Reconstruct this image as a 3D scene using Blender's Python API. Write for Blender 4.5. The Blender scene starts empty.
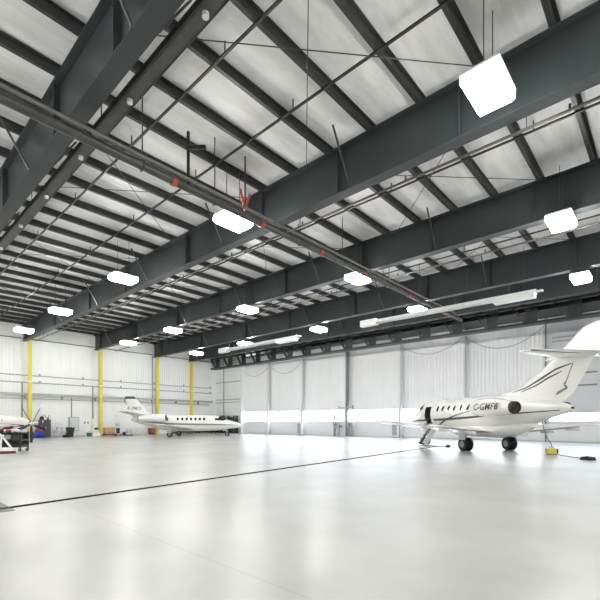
import bpy, math, random
from mathutils import Vector, Matrix
random.seed(7)
R = math.radians
SC = bpy.context.scene
COL = SC.collection
PI = math.pi

# ------------------------------------------------------------------ materials
def mat(name, col, rough=0.5, metal=0.0, noise=0.0, nscale=3.0, spec=0.5, bump=0.0, bscale=20.0, coat=0.0):
    m = bpy.data.materials.new(name); m.use_nodes = True
    nt = m.node_tree; b = nt.nodes['Principled BSDF']
    b.inputs['Base Color'].default_value = (*col, 1); b.inputs['Roughness'].default_value = rough
    b.inputs['Metallic'].default_value = metal; b.inputs['Specular IOR Level'].default_value = spec
    b.inputs['Coat Weight'].default_value = coat
    if noise or bump:
        tc = nt.nodes.new('ShaderNodeTexCoord')
    if noise:
        n = nt.nodes.new('ShaderNodeTexNoise'); n.inputs['Scale'].default_value = nscale; n.inputs['Detail'].default_value = 5
        r = nt.nodes.new('ShaderNodeValToRGB')
        r.color_ramp.elements[0].position = 0.3; r.color_ramp.elements[1].position = 0.7
        r.color_ramp.elements[0].color = (*[max(0, c*(1-noise)) for c in col], 1)
        r.color_ramp.elements[1].color = (*[min(1, c*(1+noise*0.5)) for c in col], 1)
        nt.links.new(tc.outputs['Object'], n.inputs['Vector']); nt.links.new(n.outputs['Fac'], r.inputs['Fac'])
        nt.links.new(r.outputs['Color'], b.inputs['Base Color'])
    if bump:
        n2 = nt.nodes.new('ShaderNodeTexNoise'); n2.inputs['Scale'].default_value = bscale; n2.inputs['Detail'].default_value = 3
        bp = nt.nodes.new('ShaderNodeBump'); bp.inputs['Strength'].default_value = bump; bp.inputs['Distance'].default_value = 0.02
        nt.links.new(tc.outputs['Object'], n2.inputs['Vector']); nt.links.new(n2.outputs['Fac'], bp.inputs['Height'])
        nt.links.new(bp.outputs['Normal'], b.inputs['Normal'])
    return m

def emis(name, col, strength):
    m = bpy.data.materials.new(name); m.use_nodes = True
    b = m.node_tree.nodes['Principled BSDF']
    b.inputs['Base Color'].default_value = (0.8, 0.8, 0.8, 1)
    b.inputs['Emission Color'].default_value = (*col, 1); b.inputs['Emission Strength'].default_value = strength
    return m

def glass(name, tint, gloss=0.06):
    m = bpy.data.materials.new(name); m.use_nodes = True
    nt = m.node_tree; nt.nodes.remove(nt.nodes['Principled BSDF'])
    t = nt.nodes.new('ShaderNodeBsdfTransparent'); t.inputs['Color'].default_value = (*tint, 1)
    g = nt.nodes.new('ShaderNodeBsdfGlossy'); g.inputs['Roughness'].default_value = 0.05
    mx = nt.nodes.new('ShaderNodeMixShader'); mx.inputs['Fac'].default_value = gloss
    nt.links.new(t.outputs[0], mx.inputs[1]); nt.links.new(g.outputs[0], mx.inputs[2])
    nt.links.new(mx.outputs[0], nt.nodes['Material Output'].inputs['Surface'])
    return m

def floor_mat():
    m = bpy.data.materials.new('epoxy_floor'); m.use_nodes = True
    nt = m.node_tree; b = nt.nodes['Principled BSDF']; L = nt.links.new
    tc = nt.nodes.new('ShaderNodeTexCoord')
    n = nt.nodes.new('ShaderNodeTexNoise'); n.inputs['Scale'].default_value = 0.45; n.inputs['Detail'].default_value = 4; n.inputs['Roughness'].default_value = 0.5
    r = nt.nodes.new('ShaderNodeValToRGB')
    r.color_ramp.elements[0].position = 0.25; r.color_ramp.elements[1].position = 0.7
    r.color_ramp.elements[0].color = (0.44, 0.447, 0.43, 1); r.color_ramp.elements[1].color = (0.60, 0.605, 0.585, 1)
    L(tc.outputs['Object'], n.inputs['Vector']); L(n.outputs['Fac'], r.inputs['Fac'])
    # saw cuts: thin lines along X every 6.7 m
    sx = nt.nodes.new('ShaderNodeSeparateXYZ'); L(tc.outputs['Object'], sx.inputs[0])
    a = nt.nodes.new('ShaderNodeMath'); a.operation = 'ADD'; a.inputs[1].default_value = 70.5 - 2.87 - 3.5
    L(sx.outputs['Y'], a.inputs[0])
    md = nt.nodes.new('ShaderNodeMath'); md.operation = 'MODULO'; md.inputs[1].default_value = 7.05; L(a.outputs[0], md.inputs[0])
    sb = nt.nodes.new('ShaderNodeMath'); sb.operation = 'SUBTRACT'; sb.inputs[1].default_value = 3.55; L(md.outputs[0], sb.inputs[0])
    ab = nt.nodes.new('ShaderNodeMath'); ab.operation = 'ABSOLUTE'; L(sb.outputs[0], ab.inputs[0])
    lt = nt.nodes.new('ShaderNodeMath'); lt.operation = 'LESS_THAN'; lt.inputs[1].default_value = 0.005; L(ab.outputs[0], lt.inputs[0])
    ml = nt.nodes.new('ShaderNodeMath'); ml.operation = 'MULTIPLY'; ml.inputs[1].default_value = 0.7; L(lt.outputs[0], ml.inputs[0])
    mx = nt.nodes.new('ShaderNodeMixRGB'); mx.inputs['Color2'].default_value = (0.30, 0.30, 0.28, 1)
    L(ml.outputs[0], mx.inputs['Fac']); L(r.outputs['Color'], mx.inputs['Color1']); L(mx.outputs['Color'], b.inputs['Base Color'])
    n2 = nt.nodes.new('ShaderNodeTexNoise'); n2.inputs['Scale'].default_value = 0.6; n2.inputs['Detail'].default_value = 3
    L(tc.outputs['Object'], n2.inputs['Vector'])
    mr = nt.nodes.new('ShaderNodeMapRange'); mr.inputs['From Min'].default_value = 0.3; mr.inputs['From Max'].default_value = 0.7
    mr.inputs['To Min'].default_value = 0.28; mr.inputs['To Max'].default_value = 0.36
    L(n2.outputs['Fac'], mr.inputs['Value']); L(mr.outputs[0], b.inputs['Roughness'])
    b.inputs['Specular IOR Level'].default_value = 0.45
    return m

def roof_mat():
    m = bpy.data.materials.new('roof_insulation'); m.use_nodes = True
    nt = m.node_tree; b = nt.nodes['Principled BSDF']; L = nt.links.new
    tc = nt.nodes.new('ShaderNodeTexCoord')
    mp = nt.nodes.new('ShaderNodeMapping'); mp.inputs['Scale'].default_value = (1.6, 0.35, 1); L(tc.outputs['Object'], mp.inputs[0])
    n = nt.nodes.new('ShaderNodeTexNoise'); n.inputs['Scale'].default_value = 1.1; n.inputs['Detail'].default_value = 7; n.inputs['Roughness'].default_value = 0.6
    L(mp.outputs[0], n.inputs['Vector'])
    r = nt.nodes.new('ShaderNodeValToRGB'); r.color_ramp.elements[0].position = 0.32; r.color_ramp.elements[1].position = 0.6
    r.color_ramp.elements[0].color = (0.60, 0.60, 0.60, 1); r.color_ramp.elements[1].color = (0.80, 0.80, 0.80, 1)
    L(n.outputs['Fac'], r.inputs['Fac']); L(r.outputs['Color'], b.inputs['Base Color'])
    n2 = nt.nodes.new('ShaderNodeTexNoise'); n2.inputs['Scale'].default_value = 3.0; L(mp.outputs[0], n2.inputs['Vector'])
    bp = nt.nodes.new('ShaderNodeBump'); bp.inputs['Strength'].default_value = 0.5; bp.inputs['Distance'].default_value = 0.05
    L(n2.outputs['Fac'], bp.inputs['Height']); L(bp.outputs['Normal'], b.inputs['Normal'])
    b.inputs['Roughness'].default_value = 0.45
    return m

M = dict(
    steel=mat('girder_steel', (0.030, 0.037, 0.039), 0.45, 0, 0.25, 0.8),
    purlin=mat('purlin_steel', (0.030, 0.033, 0.032), 0.45, 0, 0.2, 1.5),
    pipe=mat('pipe_steel', (0.07, 0.069, 0.066), 0.4, 0.3, 0.2, 4),
    branch=mat('branch_pipe_steel', (0.17, 0.165, 0.15), 0.35, 0.4, 0.15, 4),
    roof=roof_mat(), floor=floor_mat(),
    wall=mat('wall_sheet', (0.90, 0.91, 0.90), 0.4, 0, 0.04, 0.5),
    jamb=mat('jamb_sheet', (0.86, 0.88, 0.87), 0.4, 0, 0.04, 0.5),
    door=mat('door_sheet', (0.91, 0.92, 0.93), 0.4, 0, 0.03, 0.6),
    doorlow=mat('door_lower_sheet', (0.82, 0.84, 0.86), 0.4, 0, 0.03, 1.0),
    shadedsheet=mat('shaded_fascia_sheet', (0.13, 0.14, 0.14), 0.5, 0, 0.1, 1.0),  # shade over the door head is painted into this dark grey
    greywall=mat('grey_wall_sheet', (0.66, 0.68, 0.71), 0.45, 0, 0.04, 0.6),
    line=mat('grey_trim', (0.22, 0.23, 0.23), 0.5, 0, 0.1, 2.0),
    tray=mat('tray_grey', (0.42, 0.43, 0.43), 0.45, 0.1, 0.1, 2.0),
    yellow=mat('yellow_paint', (0.76, 0.65, 0.11), 0.45, 0, 0.06, 1.0),
    white=mat('aircraft_white', (0.84, 0.84, 0.82), 0.16, 0, 0.02, 0.4, 0.5, coat=0.5),
    whitep=mat('white_paint', (0.80, 0.80, 0.79), 0.4, 0, 0.04, 3),
    refl=mat('reflector_white', (0.82, 0.83, 0.82), 0.3, 0.1, 0.03, 3),
    black=mat('black_rubber', (0.012, 0.012, 0.012), 0.6, 0, 0.2, 6),
    blackm=mat('black_metal', (0.02, 0.02, 0.021), 0.4, 0, 0.2, 5),
    stripe=mat('stripe_paint', (0.055, 0.05, 0.05), 0.35, 0, 0.1, 3),
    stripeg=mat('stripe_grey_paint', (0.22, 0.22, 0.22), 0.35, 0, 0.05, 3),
    glassd=mat('cabin_glass', (0.012, 0.013, 0.015), 0.25, 0, 0.05, 3, 0.12),
    chrome=mat('bright_metal', (0.72, 0.72, 0.72), 0.2, 0.9, 0.05, 5),
    inside=mat('cabin_interior', (0.035, 0.032, 0.03), 0.7, 0, 0.1, 3),
    exh=mat('exhaust_metal', (0.05, 0.042, 0.035), 0.45, 0.6, 0.3, 6),
    red=mat('red_paint', (0.45, 0.03, 0.03), 0.4, 0, 0.1, 4),
    maroon=mat('maroon_paint', (0.16, 0.025, 0.035), 0.4, 0, 0.15, 4),
    blue=mat('blue_plastic', (0.012, 0.045, 0.36), 0.4, 0, 0.1, 4),
    green=mat('green_plastic', (0.02, 0.18, 0.07), 0.45, 0, 0.1, 4),
    tan=mat('tan_cardboard', (0.56, 0.32, 0.18), 0.75, 0, 0.1, 4),
    orange=mat('orange_fitting', (0.42, 0.06, 0.04), 0.5, 0, 0.1, 4),
    dkgrey=mat('dark_grey_paint', (0.055, 0.057, 0.062), 0.45, 0, 0.1, 3),
    grey=mat('grey_paint', (0.38, 0.40, 0.41), 0.45, 0, 0.06, 3),
    lgrey=mat('light_grey_paint', (0.66, 0.68, 0.70), 0.45, 0, 0.05, 3),
    drain=mat('drain_iron', (0.018, 0.017, 0.015), 0.95, 0, 0.3, 8, 0.05),
    drainbox=mat('drain_grate', (0.22, 0.22, 0.21), 0.5, 0.3, 0.2, 8),
    apron=mat('outside_concrete', (0.55, 0.55, 0.53), 0.8, 0, 0.1, 0.2),
    pane=glass('window_pane', (0.97, 0.98, 1.0), 0.05),
    lamp=emis('lamp_lens', (1.0, 0.985, 0.95), 26.0),
    lampside=emis('lamp_refractor', (1.0, 0.985, 0.95), 75.0),
)

# ------------------------------------------------------------------ mesh builder
class MB:
    def __init__(s): s.v = []; s.f = []
    def add(s, vs, fs):
        o = len(s.v); s.v += [tuple(p) for p in vs]; s.f += [tuple(i+o for i in f) for f in fs]; return s
    def box(s, c, d, m=None):
        hx, hy, hz = d[0]/2, d[1]/2, d[2]/2
        p = [Vector((x*hx, y*hy, z*hz)) for z in (-1, 1) for y in (-1, 1) for x in (-1, 1)]
        if m is not None: p = [m @ q for q in p]
        p = [q + Vector(c) for q in p]
        return s.add(p, [(0, 2, 3, 1), (4, 5, 7, 6), (0, 1, 5, 4), (2, 6, 7, 3), (0, 4, 6, 2), (1, 3, 7, 5)])
    def bar(s, a, b, w, h):
        a, b = Vector(a), Vector(b); d = b-a
        q = d.to_track_quat('X', 'Z').to_matrix()
        return s.box((a+b)/2, (d.length, w, h), q)
    def ring(s, c, ax, r, n):
        ax = Vector(ax).normalized(); u = ax.orthogonal().normalized(); w = ax.cross(u)
        return [Vector(c)+u*r*math.cos(2*PI*i/n)+w*r*math.sin(2*PI*i/n) for i in range(n)]
    def cyl(s, a, b, r, n=12, r2=None):
        a, b = Vector(a), Vector(b); r2 = r if r2 is None else r2
        return s.loft([s.ring(a, b-a, r, n), s.ring(b, b-a, r2, n)])
    def loft(s, rings, cap=True, closed=True):
        n = len(rings[0]); vs = [p for r in rings for p in r]; fs = []
        for k in range(len(rings)-1):
            for i in range(n if closed else n-1):
                j = (i+1) % n; fs.append((k*n+i, k*n+j, (k+1)*n+j, (k+1)*n+i))
        if cap: fs += [tuple(range(n-1, -1, -1)), tuple(range((len(rings)-1)*n, len(rings)*n))]
        return s.add(vs, fs)
    def tube(s, pts, r, n=8):
        pts = [Vector(p) for p in pts]; rings = []; u = None
        for i, p in enumerate(pts):
            t = (pts[min(i+1, len(pts)-1)]-pts[max(i-1, 0)]).normalized()
            u = t.orthogonal().normalized() if u is None else (u-t*u.dot(t)).normalized()
            w = t.cross(u); rings.append([p+u*r*math.cos(2*PI*k/n)+w*r*math.sin(2*PI*k/n) for k in range(n)])
        return s.loft(rings)
    def torus(s, c, ax, R0, r, n=20, m=8):
        ax = Vector(ax).normalized(); u = ax.orthogonal().normalized(); w = ax.cross(u); vs = []; fs = []
        for i in range(n):
            d = u*math.cos(2*PI*i/n)+w*math.sin(2*PI*i/n)
            for k in range(m): vs.append(Vector(c)+d*(R0+r*math.cos(2*PI*k/m))+ax*r*math.sin(2*PI*k/m))
        for i in range(n):
            for k in range(m):
                fs.append((i*m+k, ((i+1) % n)*m+k, ((i+1) % n)*m+(k+1) % m, i*m+(k+1) % m))
        return s.add(vs, fs)
    def prism(s, prof, a, b):
        """profile of (u,w) pairs extruded from a to b; u horizontal sideways, w up"""
        a, b = Vector(a), Vector(b); d = (b-a).normalized(); up = Vector((0, 0, 1)); sd = up.cross(d).normalized()
        return s.loft([[p+sd*u+up*w for u, w in prof] for p in (a, b)])
    def build(s, name, m, parent=None, smooth=False, bevel=0.0):
        me = bpy.data.meshes.new(name); me.from_pydata(s.v, [], s.f); me.update()
        import bmesh
        bm = bmesh.new(); bm.from_mesh(me); bmesh.ops.recalc_face_normals(bm, faces=bm.faces)
        if smooth:
            for f in bm.faces: f.smooth = True
            for e in bm.edges:
                if len(e.link_faces) == 2 and e.calc_face_angle(0) > R(38): e.smooth = False
        bm.to_mesh(me); bm.free()
        o = bpy.data.objects.new(name, me); COL.objects.link(o); me.materials.append(m)
        if parent: o.parent = parent
        if bevel:
            bv = o.modifiers.new('bevel', 'BEVEL'); bv.width = bevel; bv.segments = 2; bv.limit_method = 'ANGLE'
        return o

def tag(o, label=None, cat=None, group=None, kind=None):
    if label: o['label'] = label
    if cat: o['category'] = cat
    if group: o['group'] = group
    if kind: o['kind'] = kind
    return o
def thing(name, label, cat, loc=(0, 0, 0), rz=0.0, group=None, kind=None):
    o = bpy.data.objects.new(name, None); COL.objects.link(o); o.empty_display_size = 0.2
    o.location = loc; o.rotation_euler = (0, 0, rz)
    return tag(o, label, cat, group, kind)
def struct(name, mb, m, label, cat, smooth=False):
    return tag(mb.build(name, m, None, smooth), label, cat, None, 'structure')
def copy_tree(o, parent=None):
    c = o.copy(); COL.objects.link(c)
    if parent: c.parent = parent
    for ch in list(o.children): copy_tree(ch, c)
    return c

# ------------------------------------------------------------------ hall dimensions (camera stands over the origin)
XL, XR, YB, YF, ZR = -47.0, 22.0, -13.0, 37.5, 11.32
YG = [-3.2, 3.95, 11.4, 18.15, 25.1, 30.0]      # roof girders
ZB, ZT = 9.42, 11.02                             # girder soffit / top
XJ, YJ = -41.6, 34.4                             # return wall by the corner
COLY = [-3.2, 3.95, 11.8, 18.5, 25.2, 30.0]

def corrug(n0, n1, z0, z1, depth, pitch, axis, fixed, sign):
    """ribbed metal sheet between n0..n1 along one axis, ribs standing out towards sign"""
    mb = MB(); prof = []
    x = n0
    while x < n1-1e-6:
        for dx, d in ((0, 0), (pitch*0.62, 0), (pitch*0.72, 1), (pitch*0.9, 1)):
            if x+dx < n1: prof.append((x+dx, d*depth))
        x += pitch
    prof.append((n1, 0))
    th = 0.06
    def P(a, d, z): return (a, fixed+sign*d, z) if axis == 'X' else (fixed+sign*d, a, z)
    front = [[P(a, d, z) for a, d in prof] for z in (z0, z1)]
    back = [[P(a, -th, z) for a, d in prof] for z in (z0, z1)]
    n = len(prof); vs = front[0]+front[1]+back[0]+back[1]; fs = []
    for i in range(n-1):
        fs += [(i, i+1, n+i+1, n+i), (2*n+i, 3*n+i, 3*n+i+1, 2*n+i+1), (n+i, n+i+1, 3*n+i+1, 3*n+i), (i, 2*n+i, 2*n+i+1, i+1)]
    fs += [(0, n, 3*n, 2*n), (n-1, 3*n-1, 4*n-1, 2*n-1)]
    return mb.add(vs, fs)

# ------------------------------------------------------------------ setting
struct('floor', MB().box(((XL+XR)/2, (YB+YF+2)/2, -0.1), (XR-XL, YF+2-YB, 0.2)), M['floor'], 'glossy light grey epoxy hangar floor', 'floor')
struct('ground', MB().box((-10, 80, -0.16), (240, 81, 0.2)), M['apron'], 'pale concrete apron outside the hangar doors', 'ground')
struct('ceiling', MB().box(((XL+XR)/2, (YB+YF)/2, ZR+0.1), (XR-XL+0.4, YF-YB+0.8, 0.2)), M['roof'], 'white faced roof insulation above the purlins', 'ceiling')
struct('wall_left', corrug(YB, YJ, 0, ZR, 0.022, 0.3, 'Y', XL, 1), M['wall'], 'white ribbed metal wall behind the yellow columns', 'wall')
struct('wall_jamb', corrug(XL, XJ, 0, ZR, 0.02, 0.3, 'X', YJ, -1).box((XJ-0.03, YJ+0.3, ZR/2), (0.06, 0.56, ZR)), M['jamb'], 'narrow pale wall between the far corner and the sliding doors', 'wall')
struct('wall_back', corrug(XL, XR, 0, ZR, 0.03, 0.3, 'X', YB, 1), M['wall'], 'white ribbed wall behind the viewer', 'wall')
struct('wall_right', corrug(YB, YF+0.6, 0, ZR, 0.03, 0.3, 'Y', XR, -1), M['wall'], 'white ribbed wall far to the right', 'wall')
ZD = 9.85                                          # door head
struct('wall_front', MB().box(((XL+XR)/2, YF+0.45, (ZD+ZR)/2), (XR-XL, 0.3, ZR-ZD)), M['shadedsheet'], 'fascia wall above the sliding doors, its shade painted as dark grey', 'wall')

# sliding doors ----------------------------------------------------
edges = [-43.6, -37.0, -31.8, -25.8, -19.7, -13.64, -7.38, 2.6, 12.5, 22.0]
LIGHT_STOP = {1: 0.45, 2: 0.45, 3: 0.55, 4: 0.45, 5: 0.45}
LEFT = {1: -37.7, 2: -32.4, 3: -26.4, 4: -20.12, 5: -13.97}
DY = [35.0, 35.5, 36.0, 36.6, 37.1, 37.6, 37.6, 37.75, 37.6]
LEAF = []
for i in range(9):
    x0, x1 = edges[i], edges[i+1]
    y = DY[i]
    x0 = LEFT.get(i, x0)
    d = thing('door_%d' % (i+1), None, None, ((x0+x1)/2, y, 0), 0, None, 'structure')
    LEAF.append(d); w = x1-x0; lo, hi = (1.65, 2.82) if i < 6 else (1.65, 2.28)
    mw = 0.28 if i < 6 else 0.2
    depth = 0.05 if i in (4, 5) else 0.03
    if i < 6:
        corrug(-w/2+0.04, w/2-0.04, hi, ZD+0.1, depth, 0.32, 'X', 0.0, -1).build('door_panel', M['door'], d)
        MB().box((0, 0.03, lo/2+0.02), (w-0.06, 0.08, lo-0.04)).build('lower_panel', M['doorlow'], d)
    else:
        MB().box((0, 0.03, (hi+ZD+0.1)/2), (w-0.06, 0.08, ZD+0.1-hi)).build('door_panel', M['greywall'], d)
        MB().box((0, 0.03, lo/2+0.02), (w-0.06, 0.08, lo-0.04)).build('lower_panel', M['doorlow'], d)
        for k, z in enumerate((4.4, 5.35, 7.95, 8.25)):
            MB().box((0, -0.06, z), (w-0.5, 0.1, 0.11)).build('girt', M['line'] if k < 2 else M['grey'], d)
        for k in range(4):
            MB().box((-w/2+0.35+k*(w-0.7)/3, -0.07, (hi+ZD)/2), (0.16, 0.09, ZD-hi)).build('stile', M['lgrey'], d)
    fr = MB()
    for s in (-1, 1): fr.box((s*(w/2-mw/2-0.02), 0.03, (lo+hi)/2), (mw, 0.09, hi-lo))
    fr.box((0, 0.03, 0.05), (w-0.04, 0.1, 0.1))
    if w > 8: fr.box((0, 0.03, (lo+hi)/2), (0.12, 0.09, hi-lo))
    fr.build('window_frame', M['lgrey'], d)
    MB().box((0, 0.06, (lo+hi)/2), (w-2*mw-0.02, 0.012, hi-lo+0.02)).build('window_pane', M['pane'], d)
    # meeting edge at the right-hand side of the leaf
    ew = 0.17 if i == 2 else 0.09
    MB().box((w/2-0.02, 0.04, ZD/2), (ew, 0.34 if i != 1 else 0.2, ZD)).build('edge_seal', M['line'] if i in (2, 5) else M['lgrey'], d)
    if i in LIGHT_STOP: MB().box((-w/2+0.1, -LIGHT_STOP[i]/2+0.02, ZD/2), (0.06, LIGHT_STOP[i], ZD)).build('light_stop_flap', M['lgrey'], d)  # unseen added panel that stops daylight leaking between staggered leaves
    if i == 2:
        rs = MB().cyl((1.6, -0.03, 2.0), (1.6, 0.05, 2.0), 0.2, 20).build('round_sticker', M['grey'], d); rs['label'] = 'round grey sticker on the window'
struct('trim_1', MB().box(((XJ+XR)/2, 36.2, ZD+0.12), (XR-XJ, 3.2, 0.1)), M['steel'], 'dark door head track above the sliding doors', 'trim')
struct('trim_2', MB().box(((-13.0+XR)/2, YF-0.26, 0.012), (XR+13.0, 0.3, 0.024)), M['grey'], 'grey floor track below the sliding doors', 'trim')
tag(MB().box((XL+0.06, (YB+YJ)/2, 9.75), (0.07, YJ-YB-0.1, 0.1)).build('trim_3', M['line']), 'dark flashing line high on the left wall', 'trim', None, 'structure')
tag(MB().box((XL+0.05, (YB+YJ)/2, 0.06), (0.05, YJ-YB-0.1, 0.12)).build('baseboard_left', M['lgrey']), 'grey kerb along the foot of the left wall', 'baseboard', None, 'structure')
for k, z in enumerate((9.4, 6.9, 4.55, 4.15)):
    tag(MB().box(((XL+XJ)/2, YJ-0.07, z), (XJ-XL-0.1, 0.1, 0.1)).build('trim_%d' % (k+4), M['tray']), '%s grey girt across the narrow wall by the far corner' % ('highest', 'second highest', 'third highest', 'lowest')[k], 'trim', None, 'structure')
tag(MB().box((-45.2, YJ-0.08, 5), (0.12, 0.1, 9.6)).build('trim_8', M['tray']), 'grey vertical post on the narrow corner wall', 'trim', None, 'structure')

# trench drain, slightly skew to the hall
dm = MB()
def dl(t): return (-9.3-1.85*t, 1.9+23.3*t)
p0, p1 = dl(-0.0), dl(1.06)
dm.bar((p0[0], p0[1], 0.003), (p1[0], p1[1], 0.003), 0.17, 0.006)
tag(dm.build('trench_drain', M['drain']), 'long dark trench drain line crossing the pale floor', 'drain', None, 'structure')
tag(MB().box((-9.6, 1.8, 0.003), (1.3, 0.5, 0.006)).build('drain_cover', M['drainbox']), 'grey drain sump cover at the near end of the trench drain', 'drain', None, 'structure')

# ------------------------------------------------------------------ columns on the left wall
side = ['nearest to the viewer, out to the left', 'second out to the left']
ctext = {2: 'behind the dark tool cabinet and propeller', 3: 'beside the tan padded box', 4: 'behind the tail of the far jet', 5: 'next to the far corner'}
for i, y in enumerate(COLY):
    if i == 0: continue
    t = thing('yellow_column', ('yellow steel column on the white wall ' + ctext[i]) if i in ctext else 'yellow steel column on the white wall nearest the viewer', 'column', (XL+0.64, y, 0), 0, 'yellow columns on the left wall')
    for s in (-1, 1): MB().box((s*0.12, 0, ZB/2), (0.03, 0.31, ZB)).build('flange', M['yellow'], t)
    MB().box((0, 0, ZB/2), (0.21, 0.03, ZB)).build('web', M['yellow'], t)
    MB().box((0, 0, 0.02), (0.46, 0.5, 0.04)).build('base_plate', M['grey'], t)
    MB().box((0.15, 0, 5.5), (0.03, 0.32, 0.14)).build('conduit_clamp', M['whitep'], t)

# ------------------------------------------------------------------ roof girders
gname = ['behind the viewer', 'cut by the upper left corner of the picture', 'crossing above the first row of lamps', 'crossing the middle of the roof', 'hung with the white tube heaters', 'nearest the door head truss']
XG = [-46.35, -38.2, -30.9, -25.3, -18.6, -13.0, -9.2, -5.0, 0.5, 6.0, 12, 18]
for i, y in enumerate(YG):
    if i == 0: continue
    x0, x1 = XL+0.12, XR-0.1
    t = thing('roof_girder', 'deep dark steel roof girder ' + gname[i], 'girder', (x0, y, ZB), 0, 'roof girders')
    Lg = x1-x0
    MB().box((Lg/2, 0, (ZT-ZB)/2), (Lg, 0.03, ZT-ZB-0.06)).build('web', M['steel'], t)
    MB().box((Lg/2, 0, 0.02), (Lg, 0.42, 0.04)).build('bottom_flange', M['steel'], t)
    MB().box((Lg/2, 0, ZT-ZB-0.02), (Lg, 0.42, 0.04)).build('top_flange', M['steel'], t)
    for k, xs in enumerate(XG):
        MB().box((xs-x0+i*0.35, 0, (ZT-ZB)/2), (0.045, 0.34, ZT-ZB-0.08)).build('stiffener', M['steel'], t)
    for k in range(9):                            # flange braces down from the purlins
        xb = -42.3+k*6.88-x0
        for s in (-1, 1):
            MB().bar((xb, s*1.15, ZT-ZB), (xb, s*0.2, 0.06), 0.05, 0.05).build('flange_brace', M['pipe'], t)
    if i >= 2:
        MB().bar((0.15, 0, -0.02), (0.15, 0.95, ZT-ZB-0.2), 0.05, 0.05).build('corner_brace', M['pipe'], t)

# ------------------------------------------------------------------ purlins and bridging
prof = [(-0.1, 0.0), (0.015, 0.0), (0.015, 0.23), (0.1, 0.23), (0.1, 0.25), (-0.005, 0.25), (-0.005, 0.02), (-0.1, 0.02)]
pm = None
ip = 0
x = -46.5
while x < XR-0.5:
    if pm is None:
        o = MB().prism([(-u, w) for u, w in prof], (0, YB+0.1, 0), (0, YF-0.1, 0)).build('roof_purlin', M['purlin']); pm = o
    else:
        o = pm.copy(); COL.objects.link(o)
    o.location = (x, 0, ZT)
    tag(o, 'dark steel purlin running across the girders under the white roof', 'purlin', 'roof purlins')
    x += 1.71; ip += 1
bays = [(YG[k], YG[k+1]) for k in range(1, 5)]
bayn = ['over the first row of lamps', 'between the first and second rows of lamps', 'above the white tube heaters', 'beside the door head truss']
for k, (a, b) in enumerate(bays):
    for f in ((0.5,) if k in (1, 3) else (0.33, 0.67)):
        y = a+(b-a)*f
        t = thing('bridging_bar', 'thin bridging bar ' + bayn[k] + ('' if f == 0.5 else (', nearer the viewer' if f < 0.5 else ', farther from the viewer')), 'bar', (XL+0.1, y, ZT-0.06), 0, 'purlin bridging bars')
        MB().box(((XR-XL)/2-0.1, 0, 0.03), (XR-XL-0.3, 0.06, 0.055)).build('rail', M['purlin'], t)
        for q in range(13):
            xq = 2.6+q*5.13
            MB().cyl((xq, 0, 0.05), (xq, 0, 0.36), 0.02, 6).build('hanger_stub', M['purlin'], t)
# crossed bracing rods in two bays
for k, (a, b) in enumerate(bays[:3]):
    for j, xx in enumerate((-34.8, -25.5, -16.0, -6.7)):
        t = thing('brace_rods', 'crossed bracing rods %s, %s' % (bayn[k], ('farthest left', 'left of middle', 'right of middle', 'farthest right')[j]), 'bracing', (xx, (a+b)/2, ZT-0.1), 0, 'crossed roof bracing rods')
        h = (b-a)/2-0.25
        for s in (-1, 1):
            MB().cyl((-3.1, -s*h, -0.01*s), (3.1, s*h, -0.01*s), 0.014, 6).build('rod', M['pipe'], t)

# ------------------------------------------------------------------ pipes
t = thing('sprinkler_main', 'long dark sprinkler main pipe hung below the girders', 'pipe', (-11.15, 0, 8.93))
MB().cyl((0, YB+0.2, 0), (0, 29.6, 0), 0.13, 14).build('main_pipe', M['pipe'], t, True)
MB().cyl((0.26, YB+0.2, 0.1), (0.26, 28.0, 0.1), 0.05, 10).build('side_pipe', M['branch'], t, True)
for y in (6.6, 10.2, 13.6, 17.0, 21.6, 26.8):
    c = MB().cyl((0, y-0.07, 0), (0, y+0.07, 0), 0.15, 14).build('coupling', M['orange'], t, True)
    c['label'] = 'orange red pipe coupling'
for y in (5.6, 8.1, 12.3, 15.2, 19.4, 23.0, 28.4):
    MB().cyl((0, y, 0.1), (0, y, 2.1), 0.018, 6).build('hanger_rod', M['pipe'], t)
    MB().torus((0, y, 0), (0, 1, 0), 0.15, 0.018, 16, 6).build('pipe_clip', M['pipe'], t)
MB().cyl((0, 7.1, 0.1), (0, 7.1, 1.75), 0.05, 10).build('riser_pipe', M['blackm'], t, True)
MB().cyl((0.05, 7.0, 1.2), (0.5, 7.4, 1.2), 0.07, 10).build('riser_elbow', M['blackm'], t, True)
MB().cyl((0, 9.4, 0.1), (0, 9.4, 2.09), 0.03, 8).build('hanger_rod', M['pipe'], t)
for sg in (-1, 1):
    b_ = MB().bar((0, 9.4, 0.15), (0.0, 9.4+sg*0.22, 0.85), 0.06, 0.06).build('sway_brace', M['orange'], t); b_['label'] = 'red sway brace'
t = thing('lamp_tray', 'brown steel cable tray with small sensors beside the upper left girder', 'tray', (-46.6, 4.65, 9.62))
MB().box((22, 0, 0), (46, 0.3, 0.05)).build('tray_base', M['pipe'], t)
for s in (-1, 1): MB().box((22, s*0.15, 0.06), (46, 0.04, 0.17)).build('tray_side', M['pipe'], t)
for k in range(14):
    s = MB().cyl((1.5+k*3.2, 0, -0.11), (1.5+k*3.2, 0, -0.02), 0.07, 10).build('sensor', M['whitep'], t); s['label'] = 'small white sensor'
for k in range(7):
    MB().cyl((3+k*6.4, 0, 0.02), (3+k*6.4, 0, 1.42), 0.015, 6).build('hanger_rod', M['pipe'], t)
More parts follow.
